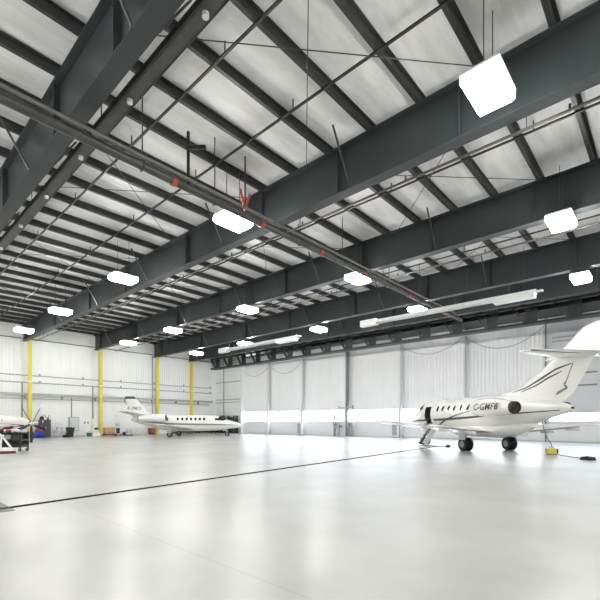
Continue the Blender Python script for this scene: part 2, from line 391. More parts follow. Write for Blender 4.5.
for k, i in enumerate((2, 3, 4)):
    t = thing('branch_pipe', 'pale sprinkler branch pipe running beside the girder %s' % gname[i], 'pipe', (XL+0.3, YG[i]+(1.0 if i == 2 else 2.1 if i == 3 else 0.7), 9.62), 0, 'sprinkler branch pipes')
    MB().cyl((0, 0, 0), (XR-XL-1, 0, 0), 0.04, 10).build('branch_run', M['branch'], t, True)
    for q in range(14):
        MB().cyl((2.4+q*4.6, 0, 0), (2.4+q*4.6, 0, ZT-9.62), 0.013, 6).build('hanger_rod', M['pipe'], t)
        MB().cyl((3.4+q*4.6, 0, 0.04), (3.4+q*4.6, 0, 0.16), 0.035, 8).build('sprinkler_head', M['chrome'], t)

# ------------------------------------------------------------------ door head truss
t = thing('door_truss', 'dark steel truss above the white sliding doors', 'truss', (-46.94, 33.5, 8.72))
for nm, z in (('bottom_chord', 0.1), ('top_chord', 1.4)):
    MB().box((34.4, 0, z), (68.8, 0.24, 0.18)).build(nm, M['pipe'] if z > 1 else M['steel'], t)
MB().box((34.2, 0.42, 0.04), (68.2, 0.5, 0.06)).build('soffit_plate', M['steel'], t)
for q in range(25):
    xq = 0.6+q*2.72
    MB().bar((xq-0.5, 0, 1.36), (xq+0.35, 0, 0.15), 0.2, 0.16).build('diagonal', M['pipe'], t)
    MB().box((xq+0.7, 0.16, 0.75), (0.8, 0.06, 1.2)).build('vertical', M['steel'], t)

# ------------------------------------------------------------------ lamps
rows = [(9.55, [(-3.0, 0), (-12.0, 0), (-21.06, 0), (-30.5, 0), (-39.1, 0)], 'first'),
        (17.75, [(-3.0, 0), (-12.05, 0), (-20.8, 0), (-30.1, 0), (-38.1, 0)], 'second'),
        (25.3, [(-3.4, 0), (-12.4, 0), (-20.9, 0), (-30.0, 0), (-38.1, 0)], 'third')]
ordw = ['rightmost', 'second from the right', 'middle', 'fourth from the right', 'farthest left']
def make_lamp():
    t = thing('hanging_lamp', None, 'lamp', (0, 0, 9.0), 0, 'hanging hangar lamps')
    MB().loft([[(sx*w, sy*l, z) for sx, sy in ((-1, -1), (1, -1), (1, 1), (-1, 1))] for w, l, z in ((0.41, 0.61, 0.16), (0.41, 0.61, 0.22), (0.2, 0.36, 0.3))]).build('housing', M['whitep'], t)
    MB().loft([[(sx*w, sy*l, z) for sx, sy in ((-1, -1), (1, -1), (1, 1), (-1, 1))] for w, l, z in ((0.36, 0.56, -0.06), (0.40, 0.60, 0.0), (0.40, 0.60, 0.12), (0.34, 0.54, 0.17))]).build('refractor', M['lampside'], t)
    MB().box((0, 0, -0.075), (0.7, 1.1, 0.026)).build('lens', M['lamp'], t)
    for s in (-1, 1):
        MB().cyl((0, s*0.3, 0.28), (0, s*0.3, 2.02), 0.012, 6).build('hanger_rod', M['pipe'], t)
    return t
proto = None
for ri, (y, xs, nm) in enumerate(rows):
    for ci, (xx, _) in enumerate(xs):
        if proto is None: o = proto = make_lamp()
        else: o = copy_tree(proto)
        o.location = (xx, y, 9.0 if ri < 2 else 8.95)
        o['label'] = 'glowing white hanging lamp, %s of the %s lamp row from the viewer' % (ordw[ci], nm)
for j, (xx, y) in enumerate(((6.5, 9.6), (6.5, 17.8), (6.0, 25.3), (15.5, 9.6), (15.5, 17.8), (15.5, 25.3), (-3, 1.2), (6.5, 1.2), (-12, 0.2), (-21, 0.4), (-30.5, 1.0), (-39, 1.5), (-12, -8), (-30, -8), (4, -8))):
    o = copy_tree(proto); o.location = (xx, y, 9.0)
    o['label'] = 'glowing white hanging lamp outside the picture'; o['group'] = 'lamps beyond the picture'

# ------------------------------------------------------------------ tube heaters
def heater(x0, x1, y, lab):
    t = thing('tube_heater', lab, 'heater', (x0, y, 8.42), 0, 'overhead tube heaters')
    L = x1-x0
    MB().loft([[(xx, u, w) for u, w in ((-0.24, -0.09), (-0.14, 0.14), (0.14, 0.14), (0.24, -0.09), (0.22, -0.09), (0.13, 0.12), (-0.13, 0.12), (-0.22, -0.09))] for xx in (0.9, L-0.6)]).build('reflector', M['refl'], t)
    for s in (-1, 1):
        MB().cyl((0.4, s*0.08, 0.03), (L-0.3, s*0.08, 0.03), 0.045, 10).build('radiant_tube', M['lgrey'], t, True)
    MB().box((0.5, -0.1, 0.0), (1.25, 0.4, 0.42)).build('burner_box', M['whitep'], t)
    MB().box((L-1.6, -0.25, -0.2), (2.0, 0.55, 0.26)).build('fan_box', M['refl'], t)
    for q in range(4):
        MB().cyl((1.2+q*(L-2.4)/3, 0, 0.14), (1.2+q*(L-2.4)/3, 0, 2.6), 0.012, 6).build('hanger_chain', M['pipe'], t)
heater(-15.9, -4.6, 24.2, 'white overhead tube heater below the roof, at the right')
heater(-32.2, -21.6, 24.2, 'white overhead tube heater below the roof, at the left')

# ------------------------------------------------------------------ left wall services
t = thing('cable_tray', 'grey cable tray running along the left wall behind the columns', 'tray', (XL+0.3, 0, 4.2))
MB().box((0, 13.0, 0), (0.26, 41, 0.05)).build('tray_base', M['tray'], t)
MB().box((0.13, 13.0, 0.09), (0.03, 41, 0.2)).build('tray_side', M['tray'], t)
MB().cyl((0.05, YB+1, -0.35), (0.05, 33.0, -0.35), 0.05, 8).build('conduit', M['tray'], t, True)
for q in range(12):
    MB().box((-0.07, -5+q*3.3, -0.17), (0.4, 0.06, 0.4)).build('bracket', M['tray'], t)
for j, (z, r, lab) in enumerate(((6.15, 0.045, 'upper thin grey conduit along the left wall above the cable tray'), (5.45, 0.05, 'lower thin grey conduit along the left wall above the cable tray'))):
    t = thing('wall_conduit', lab, 'conduit', (XL+0.1, 0, z), 0, 'wall conduits')
    MB().cyl((0, YB+0.5, 0), (0, 33.6, 0), r, 8).build('conduit_run', M['tray'], t, True)
    for q in range(9): MB().box((0, 0.5+q*4.1, 0.12), (0.12, 0.12, 0.2)).build('junction_box', M['grey'], t)
for j, (y, z0, z1, lab) in enumerate(((11.3, 1.1, 5.4, 'vertical drop conduit beside the column behind the propeller'), (15.75, 2.1, 4.1, 'vertical drop conduit above the grey electrical panel'), (17.9, 1.9, 5.4, 'vertical drop conduit left of the column by the tan box'), (24.85, 2.4, 9.6, 'tall vertical hose drop left of the column behind the far jet'))):
    mb = MB().cyl((XL+0.082, y, z0), (XL+0.082, y, z1), 0.05, 8)
    o = mb.build('drop_conduit', M['line'], None, True); tag(o, lab, 'conduit', 'drop conduits')
o = MB().tube([(XL+0.075, 24.8-0.1*math.sin(a)*4-0.6, 2.5+0.35*math.cos(a)) for a in [PI*0.5*k/6 for k in range(13)]]+[(XL+0.075, 23.9, 2.2)], 0.04, 6).build('hose_loop', M['line'], None, True)
tag(o, 'dark hose loop hanging on the white wall above the far jet', 'hose')
t = thing('electrical_panel', 'grey electrical panel on the white wall beside the black bin', 'panel', (XL+0.135, 15.95, 0.6))
MB().box((0, 0, 0.74), (0.2, 0.95, 1.48)).build('panel_box', M['grey'], t)
MB().box((0.11, 0, 0.74), (0.02, 0.85, 1.36)).build('panel_door', M['lgrey'], t)
MB().box((0.13, -0.34, 0.75), (0.03, 0.04, 0.15)).build('handle', M['line'], t)
for j, y in enumerate((17.05, 17.4)):
    t = thing('wall_switch', '%s grey switch box on the white wall above the green bucket' % ('left', 'right')[j], 'switch', (XL+0.1, y, 1.36), 0, 'wall switch boxes')
    MB().box((0, 0, 0.11), (0.1, 0.14, 0.22)).build('switch_box', M['grey'], t); MB().box((0.06, 0, 0.11), (0.02, 0.04, 0.08)).build('toggle', M['line'], t)

# ------------------------------------------------------------------ aircraft kit
def interp(st, x):
    """monotone-ish cubic interpolation of (x, zc, ry, rz) rows, x descending"""
    n = len(st)
    if x >= st[0][0]: return st[0][1:]
    if x <= st[-1][0]: return st[-1][1:]
    for k in range(n-1):
        if st[k][0] >= x >= st[k+1][0]: break
    def slope(i, c):
        if i == 0: return (st[1][c]-st[0][c])/(st[1][0]-st[0][0])
        if i == n-1: return (st[-1][c]-st[-2][c])/(st[-1][0]-st[-2][0])
        a = (st[i][c]-st[i-1][c])/(st[i][0]-st[i-1][0]); b = (st[i+1][c]-st[i][c])/(st[i+1][0]-st[i][0])
        return 0 if a*b <= 0 else 2*a*b/(a+b)
    h = st[k+1][0]-st[k][0]; u = (x-st[k][0])/h; out = []
    for c in (1, 2, 3):
        p0, p1, m0, m1 = st[k][c], st[k+1][c], slope(k, c)*h, slope(k+1, c)*h
        out.append((2*u**3-3*u*u+1)*p0+(u**3-2*u*u+u)*m0+(-2*u**3+3*u*u)*p1+(u**3-u*u)*m1)
    return out
class Fus:
    def __init__(s, st): s.st = st
    def pt(s, x, th, off=0.0):
        zc, ry, rz = interp(s.st, x)
        return Vector((x, (ry+off)*math.cos(th), zc+(rz+off)*math.sin(th)))
    def th(s, x, z, sd):
        zc, ry, rz = interp(s.st, x); a = math.asin(max(-1, min(1, (z-zc)/rz)))
        return a if sd > 0 else PI-a
    def mesh(s, holes=(), N=48, nx=110):
        x0, x1 = s.st[0][0], s.st[-1][0]
        xs = [x0+(x1-x0)*(0.5-0.5*math.cos(PI*i/nx))*0.5+(x1-x0)*(i/nx)*0.5 for i in range(nx+1)]
        for h in holes: xs += [h[0], h[1]]
        xs = sorted(set(round(v, 4) for v in xs), reverse=True)
        mb = MB(); vs = []; fs = []
        for x in xs:
            for k in range(N): vs.append(s.pt(x, 2*PI*k/N))
        for i in range(len(xs)-1):
            xm = (xs[i]+xs[i+1])/2
            for k in range(N):
                tm = 2*PI*(k+0.5)/N; tm = tm-2*PI if tm > PI else tm
                if any(min(h[0], h[1]) < xm < max(h[0], h[1]) and h[2] < tm < h[3] for h in holes): continue
                fs.append((i*N+k, i*N+(k+1) % N, (i+1)*N+(k+1) % N, (i+1)*N+k))
        fs += [tuple(range(N-1, -1, -1)), tuple(range((len(xs)-1)*N, len(xs)*N))]
        return mb.add(vs, fs)
    def ribbon(s, pts, sd, off=0.006, n=40):
        """pts: (x, z, width)"""
        rs = []
        for i in range(n+1):
            f = i/n*(len(pts)-1); k = min(int(f), len(pts)-2); u = f-k
            x, z, w = [pts[k][c]*(1-u)+pts[k+1][c]*u for c in range(3)]
            rs.append([s.pt(x, s.th(x, z+d*w, sd), off) for d in (-0.5, 0.5)])
        return MB().loft(rs, False, False)
    def oval(s, x, z, rx, rz, sd, off=0.008, n=20, p=2.6):
        vs = [s.pt(x, s.th(x, z, sd), off)]
        for k in range(n):
            c, q = math.cos(2*PI*k/n), math.sin(2*PI*k/n)
            dx = rx*math.copysign(abs(c)**(2/p), c); dz = rz*math.copysign(abs(q)**(2/p), q)
            vs.append(s.pt(x+dx, s.th(x+dx, z+dz, sd), off))
        return MB().add(vs, [(0, 1+k, 1+(k+1) % n) for k in range(n)])
    def patch(s, corners, off=0.01, n=8):
        """corners: four (x, theta) in order, bilinear"""
        vs = []; fs = []
        for i in range(n+1):
            for j in range(n+1):
                u, v = i/n, j/n
                x = (corners[0][0]*(1-u)+corners[1][0]*u)*(1-v)+(corners[3][0]*(1-u)+corners[2][0]*u)*v
                t = (corners[0][1]*(1-u)+corners[1][1]*u)*(1-v)+(corners[3][1]*(1-u)+corners[2][1]*u)*v
                vs.append(s.pt(x, t, off))
        for i in range(n):
            for j in range(n): fs.append((i*(n+1)+j, (i+1)*(n+1)+j, (i+1)*(n+1)+j+1, i*(n+1)+j+1))
        return MB().add(vs, fs)
AIR = [(1, 0), (0.92, 0.012), (0.75, 0.042), (0.5, 0.075), (0.3, 0.088), (0.15, 0.075), (0.05, 0.045), (0.0, 0.0)]
def foil(le, te, up, thick=1.0):
    """closed airfoil ring between leading and trailing edge points, thickened along up"""
    le, te, up = Vector(le), Vector(te), Vector(up); c = (te-le).length; top = []; bot = []
    for f, h in AIR:
        top.append(le+(te-le)*f+up*(h*c*thick))
        if 0 < f < 1: bot.append(le+(te-le)*f-up*(h*c*thick*0.7))
    return top+bot[::-1]
def half_thick(f):
    for k in range(len(AIR)-1):
        if AIR[k][0] >= f >= AIR[k+1][0]:
            u = (f-AIR[k+1][0])/(AIR[k][0]-AIR[k+1][0]); return AIR[k+1][1]*(1-u)+AIR[k][1]*u
    return 0
def surf(secs, up, thick=1.0):
    return MB().loft([foil(a, b, up, thick) for a, b in secs])
def wheel(parent, c, r, w, name='wheel'):
    c = Vector(c)
    o = MB().loft([[(c.x+rr*math.cos(2*PI*k/24), c.y+yy, c.z+rr*math.sin(2*PI*k/24)) for k in range(24)] for rr, yy in ((r*0.7, -w/2), (r*0.93, -w/2), (r, -w*0.3), (r, w*0.3), (r*0.93, w/2), (r*0.7, w/2))]).build(name, M['black'], parent, True)
    MB().cyl((c.x, c.y-w*0.52, c.z), (c.x, c.y+w*0.52, c.z), r*0.5, 18).build('hub', M['grey'], o, True)
    return o
def pod(path, n=28, sy=1.0):
    """body of revolution along x: rows (x, y, z, r)"""
    return MB().loft([[(x, y+r*math.cos(2*PI*k/n)*sy, z+r*math.sin(2*PI*k/n)) for k in range(n)] for x, y, z, r in path])
def lettering(txt, size, shear, place, m, parent, name='registration'):
    cu = bpy.data.curves.new(name, 'FONT'); cu.body = txt; cu.size = size; cu.shear = shear; cu.space_character = 1.08
    cu.offset = size*0.02
    cu.align_x = 'CENTER'; cu.align_y = 'CENTER'; cu.resolution_u = 3
    tmp = bpy.data.objects.new('lettering_tmp', cu); COL.objects.link(tmp)
    dg = bpy.context.evaluated_depsgraph_get(); dg.update()
    me = bpy.data.meshes.new_from_object(tmp.evaluated_get(dg))
    import bmesh
    bm = bmesh.new(); bm.from_mesh(me)
    for k in range(-6, 7):
        bmesh.ops.bisect_plane(bm, geom=bm.verts[:]+bm.edges[:]+bm.faces[:], plane_co=(0, k*size*0.06, 0), plane_no=(0, 1, 0))
    bm.to_mesh(me); bm.free()
    bpy.data.objects.remove(tmp); bpy.data.curves.remove(cu)
    for v in me.vertices: v.co = place(v.co.x, v.co.y)
    me.materials.clear(); me.materials.append(m); me.name = name
    o = bpy.data.objects.new(name, me); COL.objects.link(o); o.parent = parent
    return o

# ------------------------------------------------------------------ near jet
jt = thing('business_jet', 'white business jet with open stair door at the right, tail towards the viewer', 'airplane', (-7.54, 23.95, 0), math.atan2(0.556, -0.831))
F = Fus([(8.25, 1.62, 0.03, 0.03), (8.12, 1.62, 0.17, 0.17), (7.8, 1.64, 0.34, 0.33), (7.2, 1.70, 0.54, 0.52), (6.5, 1.84, 0.74, 0.74), (6.0, 1.97, 0.86, 0.90), (5.5, 2.05, 0.93, 0.99), (4.9, 2.08, 0.96, 1.0), (3.0, 2.08, 0.97, 1.0), (0, 2.08, 0.97, 1.0), (-1.2, 2.09, 0.94, 0.97), (-2.2, 2.13, 0.82, 0.85), (-3.2, 2.17, 0.62, 0.66), (-4.2, 2.2, 0.38, 0.42), (-4.9, 2.22, 0.23, 0.25), (-5.3, 2.22, 0.1, 0.11)])
hole = (4.98, 4.28, -0.68, 0.58)
F.mesh([hole]).build('fuselage', M['white'], jt, True)
# doorway recess
rec = MB()
za, zb_ = 2.08+math.sin(-0.68), 2.08+math.sin(0.58)
xa, xb = 5.0, 4.26
vs = [(xa, 0.25, za), (xb, 0.25, za), (xb, 0.25, zb_), (xa, 0.25, zb_), (xa, 0.74, za), (xb, 0.74, za), (xb, 0.81, zb_), (xa, 0.81, zb_)]
rec.add(vs, [(0, 1, 2, 3), (0, 4, 5, 1), (3, 2, 6, 7), (0, 3, 7, 4), (1, 5, 6, 2)])
rec.build('doorway', M['inside'], jt)
# air stair
st = thing('air_stair', None, None); st.parent = jt; st.location = (4.2, 0.74, 1.40); st['label'] = 'open stair door with steps'
sl = Vector((0, 0.88, -1.22)); n_ = 5
for s in (-1, 1):
    MB().bar((s*0.33, 0, 0), (s*0.33, sl.y, sl.z), 0.05, 0.16 if s > 0 else 0.34).build('stair_rail', M['whitep'], st)
    MB().tube([(s*0.33, 0.02, 0.5), (s*0.33, 0.35, 0.35), (s*0.33, sl.y*0.9, sl.z+0.42), (s*0.33, sl.y*0.92, sl.z+0.1)], 0.016, 6).build('handrail', M['chrome'], st)
MB().bar((0, 0.02, -0.1), (0, sl.y, sl.z-0.04), 0.6, 0.05).build('stair_panel', M['blackm'], st)
for k in range(n_):
    MB().box((0, sl.y*(k+0.7)/n_+0.03, sl.z*(k+0.7)/n_), (0.6, 0.24, 0.04)).build('step', M['blackm'], st)
# cabin windows
for sd in (1, -1):
    for xw in (3.5, 2.95, 2.35, 1.78, 1.15, 0.5):
        F.oval(xw, 2.42, 0.105, 0.17, sd).build('cabin_window', M['glassd'], jt)
    a = 1 if sd > 0 else -1
    def TH(t): return t if sd > 0 else PI-t
    F.patch([(6.5, TH(0.95)), (6.1, TH(0.55)), (5.65, TH(0.62)), (5.85, TH(1.12))]).build('windshield', M['glassd'], jt)
    F.patch([(6.62, TH(1.0)), (5.92, TH(1.12)), (5.95, TH(1.52)), (6.55, TH(1.52))]).build('windshield', M['glassd'], jt)
    F.patch([(5.98, TH(0.42)), (5.4, TH(0.4)), (5.42, TH(0.72)), (5.62, TH(0.74))]).build('windshield', M['glassd'], jt)
    F.ribbon([(8.0, 1.60, 0.03), (6.6, 1.66, 0.09), (4.85, 1.70, 0.12)], sd).build('cheat_line', M['stripe'], jt)
    F.ribbon([(3.95, 1.72, 0.13), (2.3, 1.77, 0.14), (0.6, 1.84, 0.12), (-1.2, 1.94, 0.09), (-3.0, 2.03, 0.07), (-4.9, 2.13, 0.03)], sd).build('cheat_line', M['stripe'], jt)
    F.ribbon([(3.75, 1.35, 0.10), (3.1, 1.58, 0.10), (2.3, 1.82, 0.09), (1.4, 2.02, 0.06), (0.3, 2.2, 0.03)], sd).build('swoosh', M['stripe'], jt)
# belly fairing and wings
pod([(3.6, 0, 1.25, 0.15), (3.2, 0, 1.2, 0.3), (2.3, 0, 1.16, 0.4), (0.5, 0, 1.15, 0.43), (-1.2, 0, 1.17, 0.42), (-2.4, 0, 1.28, 0.32), (-3.3, 0, 1.45, 0.12)], 28, 1.9).build('belly_fairing', M['white'], jt, True)
for sd in (1, -1):
    w = surf([((2.35, 0, 1.12), (-1.5, 0, 1.06)), ((2.1, sd*1.0, 1.12), (-1.5, sd*1.0, 1.08)), ((-0.75, sd*7.1, 1.63), (-2.15, sd*7.1, 1.61)), ((-1.1, sd*7.38, 1.66), (-2.1, sd*7.38, 1.65))], (0, 0, 1), 0.72).build('wing', M['white'], jt, True)
    MB().bar((-1.45, sd*1.2, 1.075), (-1.85, sd*4.3, 1.355), 0.03, 0.07).build('flap_gap', M['stripeg'], w)
    lean = surf([((2.2, sd*1.0, 1.12), (1.95, sd*1.0, 1.12)), ((-0.70, sd*7.1, 1.63), (-0.82, sd*7.1, 1.63))], (0, 0, 1), 0.8).build('leading_edge', M['chrome'], w, True)
    for k in range(2):
        MB().box((-1.65-0.15*k, sd*(2.4+1.5*k), 1.06+0.13*k), (0.9, 0.07, 0.13)).build('flap_track', M['white'], w)
    # engine
    yc = sd*1.45
    e = pod([(-0.93, yc, 2.36, 0.36), (-0.88, yc, 2.36, 0.39), (-1.25, yc, 2.35, 0.45), (-1.8, yc, 2.34, 0.47), (-2.7, yc, 2.32, 0.43), (-3.3, yc, 2.3, 0.33), (-3.6, yc, 2.29, 0.27)]).build('engine_nacelle', M['white'], jt, True)
    MB().loft([MB().ring((xx, yc, 2.36), (1, 0, 0), rr, 28) for xx, rr in ((-0.93, 0.39), (-0.84, 0.375), (-0.87, 0.32), (-0.98, 0.29))], False).build('intake_lip', M['chrome'], e, True)
    MB().cyl((-0.96, yc, 2.36), (-0.905, yc, 2.36), 0.3, 24).build('intake', M['inside'], e)
    MB().loft([MB().ring((xx, yc, 2.29), (1, 0, 0), rr, 28) for xx, rr in ((-3.52, 0.295), (-3.72, 0.27), (-3.71, 0.235), (-3.62, 0.22))], False).build('exhaust_ring', M['exh'], e, True)
    MB().cyl((-3.61, yc, 2.29), (-3.64, yc, 2.29), 0.235, 24).build('exhaust', M['inside'], e)
    MB().cyl((-3.55, yc, 2.29), (-3.69, yc, 2.29), 0.13, 16, 0.05).build('exhaust_cone', M['exh'], e, True)
    surf([((-1.4, sd*0.7, 2.36), (-3.1, sd*0.4, 2.34)), ((-1.5, sd*1.2, 2.36), (-3.0, sd*1.2, 2.34))], (0, 0, 1), 0.8).build('pylon', M['white'], jt, True)
    def place(u, v, sd=sd, yc=yc):
        a = v/0.46; x = -2.12+(-sd)*u*1.0; r = 0.474-(0.024*(x+1.8)/0.55 if x > -1.8 else 0.045*(-1.8-x)/0.9)
        a2 = a+0.02
        return Vector((x, yc+sd*(r+0.016)*math.cos(a2), 2.338+(r+0.016)*math.sin(a2)))
    lettering('C-GMFB', 0.46, 0.25, place, M['stripe'], e)
# fin
def fin_at(z):
    u = (z-2.6)/(5.70-2.6)
    P = [(2.3, -0.1), (3.03, -0.3), (3.12, -1.3), (3.3, -2.25), (4.2, -3.95), (5.8, -6.08)]
    le = P[0][1]
    for (za_, xa_), (zb2, xb2) in zip(P, P[1:]):
        if za_ <= z <= zb2: le = xa_+(xb2-xa_)*(z-za_)/(zb2-za_)
    return le, -5.18-(z-2.6)*0.68
secs = []
for z in (2.35, 2.85, 3.03, 3.12, 3.3, 3.8, 4.2, 4.7, 5.3, 5.58, 5.7):
    le, te = fin_at(z)
    if z == 2.35: le, te = -1.0, -4.6
    if z == 5.7: le, te = le-0.35, te
    secs.append(((le, 0, z), (te, 0, z)))
fo = MB().loft([foil(a, b, (0, 1, 0), 0.62) for a, b in secs]).build('fin', M['white'], jt, True)
def fin_ribbon(pts, sd, n=30):
    rs = []
    for i in range(n+1):
        f = i/n*(len(pts)-1); k = min(int(f), len(pts)-2); u = f-k
        x, z, w = [pts[k][c]*(1-u)+pts[k+1][c]*u for c in range(3)]
        row = []
        for d in (-0.5, 0.5):
            zz = z+d*w; le, te = fin_at(zz); c = le-te; fr = min(1, max(0, (le-x)/c))
            row.append((x, sd*(half_thick(fr)*c*0.62*(1 if sd > 0 else 0.7)+0.008), zz))
        rs.append(row)
    return MB().loft(rs, False, False)
for sd in (1, -1):
    fin_ribbon([(-2.1, 3.10, 0.03), (-2.9, 3.25, 0.08), (-3.8, 3.62, 0.12), (-4.6, 3.98, 0.09), (-5.35, 4.14, 0.04)], sd).build('fin_stripe', M['stripe'], fo)
    fin_ribbon([(-2.7, 3.08, 0.04), (-3.5, 3.32, 0.08), (-4.2, 3.62, 0.09), (-4.9, 3.86, 0.04)], sd).build('fin_stripe', M['stripe'], fo)
    fin_ribbon([(-5.42, 4.16, 0.12), (-5.05, 3.35, 0.12), (-4.95, 3.25, 0.14), (-5.12, 3.12, 0.1), (-4.62, 2.9, 0.14), (-4.55, 2.82, 0.05)], sd).build('rudder_line', M['stripeg'], fo)
surf([((-4.6, 0, 4.47), (-6.75, 0, 4.47)), ((-5.35, 2.75, 4.53), (-6.1, 2.75, 4.53)), ((-5.5, 2.85, 4.54), (-6.05, 2.85, 4.54))], (0, 0, 1), 0.6).build('tailplane', M['white'], jt, True)
surf([((-4.6, 0, 4.47), (-6.75, 0, 4.47)), ((-5.35, -2.75, 4.53), (-6.1, -2.75, 4.53)), ((-5.5, -2.85, 4.54), (-6.05, -2.85, 4.54))], (0, 0, 1), 0.6).build('tailplane', M['white'], jt, True)
pod([(-3.9, 0, 4.47, 0.03), (-4.2, 0, 4.47, 0.1), (-5.2, 0, 4.47, 0.15), (-6.6, 0, 4.47, 0.1), (-7.1, 0, 4.47, 0.04)], 20).build('tail_bullet', M['white'], jt, True)
for sd in (1, -1):
    MB().bar((-6.1, sd*0.5, 4.47), (-5.9, sd*2.7, 4.53), 0.03, 0.09).build('elevator_gap', M['stripeg'], jt)
MB().cyl((-5.28, 0, 2.22), (-5.36, 0, 2.22), 0.05, 14).build('tail_cap', M['glassd'], jt, True)
MB().box((-2.2, 0, 1.0), (1.3, 0.05, 0.28)).build('ventral_fin', M['white'], jt)
# landing gear
for sd in (1, -1):
    g = MB().cyl((0, sd*1.42, 0.36), (0.05, sd*1.42, 1.2), 0.075, 12).build('main_gear', M['lgrey'], jt, True)
    MB().bar((0.05, sd*1.46, 1.1), (0.02, sd*0.7, 1.0), 0.07, 0.07).build('side_stay', M['lgrey'], g)
    MB().box((0.02, sd*1.66, 0.86), (0.55, 0.03, 0.5)).build('gear_door', M['white'], g)
    MB().cyl((0, sd*1.2, 0.37), (0, sd*1.64, 0.37), 0.05, 10).build('axle', M['lgrey'], g)
    for s in (-1, 1): wheel(g, (0, sd*1.42+s*0.145, 0.37), 0.37, 0.2)
g = MB().cyl((6.35, 0, 0.25), (6.3, 0, 1.3), 0.06, 12).build('nose_gear', M['lgrey'], jt, True)
MB().cyl((6.35, -0.2, 0.26), (6.35, 0.2, 0.26), 0.035, 8).build('axle', M['lgrey'], g)
for s in (-1, 1): wheel(g, (6.35, s*0.13, 0.26), 0.26, 0.13)
MB().box((5.95, 0.2, 1.08), (0.7, 0.03, 0.3)).build('gear_door', M['white'], g)

# ------------------------------------------------------------------ far jet
cj = thing('business_jet', 'smaller white straight wing jet parked far off by the left wall, nose to the right', 'airplane', (-38.9, 23.1, 0), math.atan2(0.710, 0.705))
G = Fus([(7.25, 1.16, 0.02, 0.02), (7.15, 1.16, 0.13, 0.12), (6.8, 1.19, 0.27, 0.25), (6.2, 1.24, 0.42, 0.38), (5.6, 1.29, 0.54, 0.50), (5.2, 1.35, 0.62, 0.62), (4.7, 1.42, 0.70, 0.76), (4.2, 1.45, 0.74, 0.82), (3.5, 1.46, 0.75, 0.82), (0, 1.46, 0.75, 0.82), (-1.0, 1.5, 0.72, 0.79), (-2.2, 1.62, 0.56, 0.64), (-3.3, 1.74, 0.36, 0.45), (-4.1, 1.80, 0.2, 0.27), (-4.5, 1.82, 0.08, 0.12)])
G.mesh().build('fuselage', M['white'], cj, True)
for sd in (1, -1):
    def TH(t): return t if sd > 0 else PI-t
    for xw in (0.5, 0.96, 1.42, 1.88, 2.33, 2.78, 3.22):
        G.oval(xw, 1.86, 0.12, 0.15, sd).build('cabin_window', M['glassd'], cj)
    G.oval(-0.55, 1.84, 0.06, 0.2, sd).build('emergency_light', M['stripe'], cj)
    G.patch([(5.5, TH(1.0)), (5.15, TH(0.5)), (4.6, TH(0.55)), (4.75, TH(1.15))]).build('windshield', M['glassd'], cj)
    G.patch([(5.45, TH(1.05)), (4.78, TH(1.18)), (4.8, TH(1.52)), (5.42, TH(1.52))]).build('windshield', M['glassd'], cj)
    G.patch([(5.0, TH(0.42)), (4.35, TH(0.35)), (4.35, TH(0.72)), (4.55, TH(0.72))]).build('windshield', M['glassd'], cj)
    G.ribbon([(6.7, 1.22, 0.03), (5.0, 1.26, 0.15), (2.0, 1.3, 0.18), (-0.5, 1.36, 0.18), (-2.4, 1.55, 0.12), (-4.0, 1.75, 0.03)], sd).build('cheat_line', M['stripeg'], cj)
    w = surf([((2.0, 0, 0.82), (-0.75, 0, 0.78)), ((1.9, sd*0.8, 0.84), (-0.75, sd*0.8, 0.82)), ((0.95, sd*7.0, 1.32), (-0.2, sd*7.0, 1.32)), ((0.7, sd*7.15, 1.33), (-0.15, sd*7.15, 1.33))], (0, 0, 1), 0.75).build('wing', M['white'], cj, True)
    surf([((1.96, sd*0.8, 0.84), (1.78, sd*0.8, 0.84)), ((1.0, sd*7.0, 1.32), (0.88, sd*7.0, 1.32))], (0, 0, 1), 0.9).build('deice_boot', M['black'], w, True)
    MB().bar((-0.62, sd*0.9, 0.862), (-0.12, sd*6.9, 1.345), 0.32, 0.05).build('flap_shade_strip', M['stripeg'], w)  # dark grey paints the wing's shaded underside line along the trailing edge
    yc = sd*1.22
    e = pod([(-0.6, yc, 1.98, 0.34), (-0.55, yc, 1.98, 0.37), (-1.2, yc, 1.98, 0.43), (-2.2, yc, 1.96, 0.4), (-2.9, yc, 1.94, 0.3), (-3.3, yc, 1.93, 0.25)], 20).build('engine_nacelle', M['white'], cj, True)
    MB().cyl((-0.62, yc, 1.98), (-0.535, yc, 1.98), 0.3, 20).build('intake', M['inside'], e)
    MB().cyl((-3.26, yc, 1.93), (-3.36, yc, 1.93), 0.235, 20).build('exhaust', M['exh'], e)
    surf([((-1.0, sd*0.5, 1.95), (-2.8, sd*0.35, 1.95)), ((-1.1, sd*1.0, 1.97), (-2.7, sd*1.0, 1.96))], (0, 0, 1), 0.8).build('pylon', M['white'], cj, True)
    tp = surf([((-2.95, 0, 2.24), (-4.35, 0, 2.24)), ((-4.1, sd*2.6, 2.62), (-4.95, sd*2.6, 2.62))], (0, 0, 1), 0.75).build('tailplane', M['white'], cj, True)
    MB().bar((-3.85, sd*0.4, 2.285), (-4.66, sd*2.5, 2.60), 0.05, 0.07).build('elevator_gap', M['stripe'], tp)
    surf([((-2.9, sd*0.15, 2.27), (-3.05, sd*0.15, 2.27)), ((-4.05, sd*2.6, 2.62), (-4.17, sd*2.6, 2.62))], (0, 0, 1), 1.0).build('deice_boot', M['black'], tp, True)
    g = MB().cyl((0, sd*1.9, 0.3), (0.02, sd*1.9, 0.9), 0.06, 10).build('main_gear', M['lgrey'], cj, True)
    wheel(g, (0, sd*1.9, 0.29), 0.29, 0.2)
    MB().box((0.0, sd*2.05, 0.62), (0.4, 0.03, 0.4)).build('gear_door', M['white'], g)
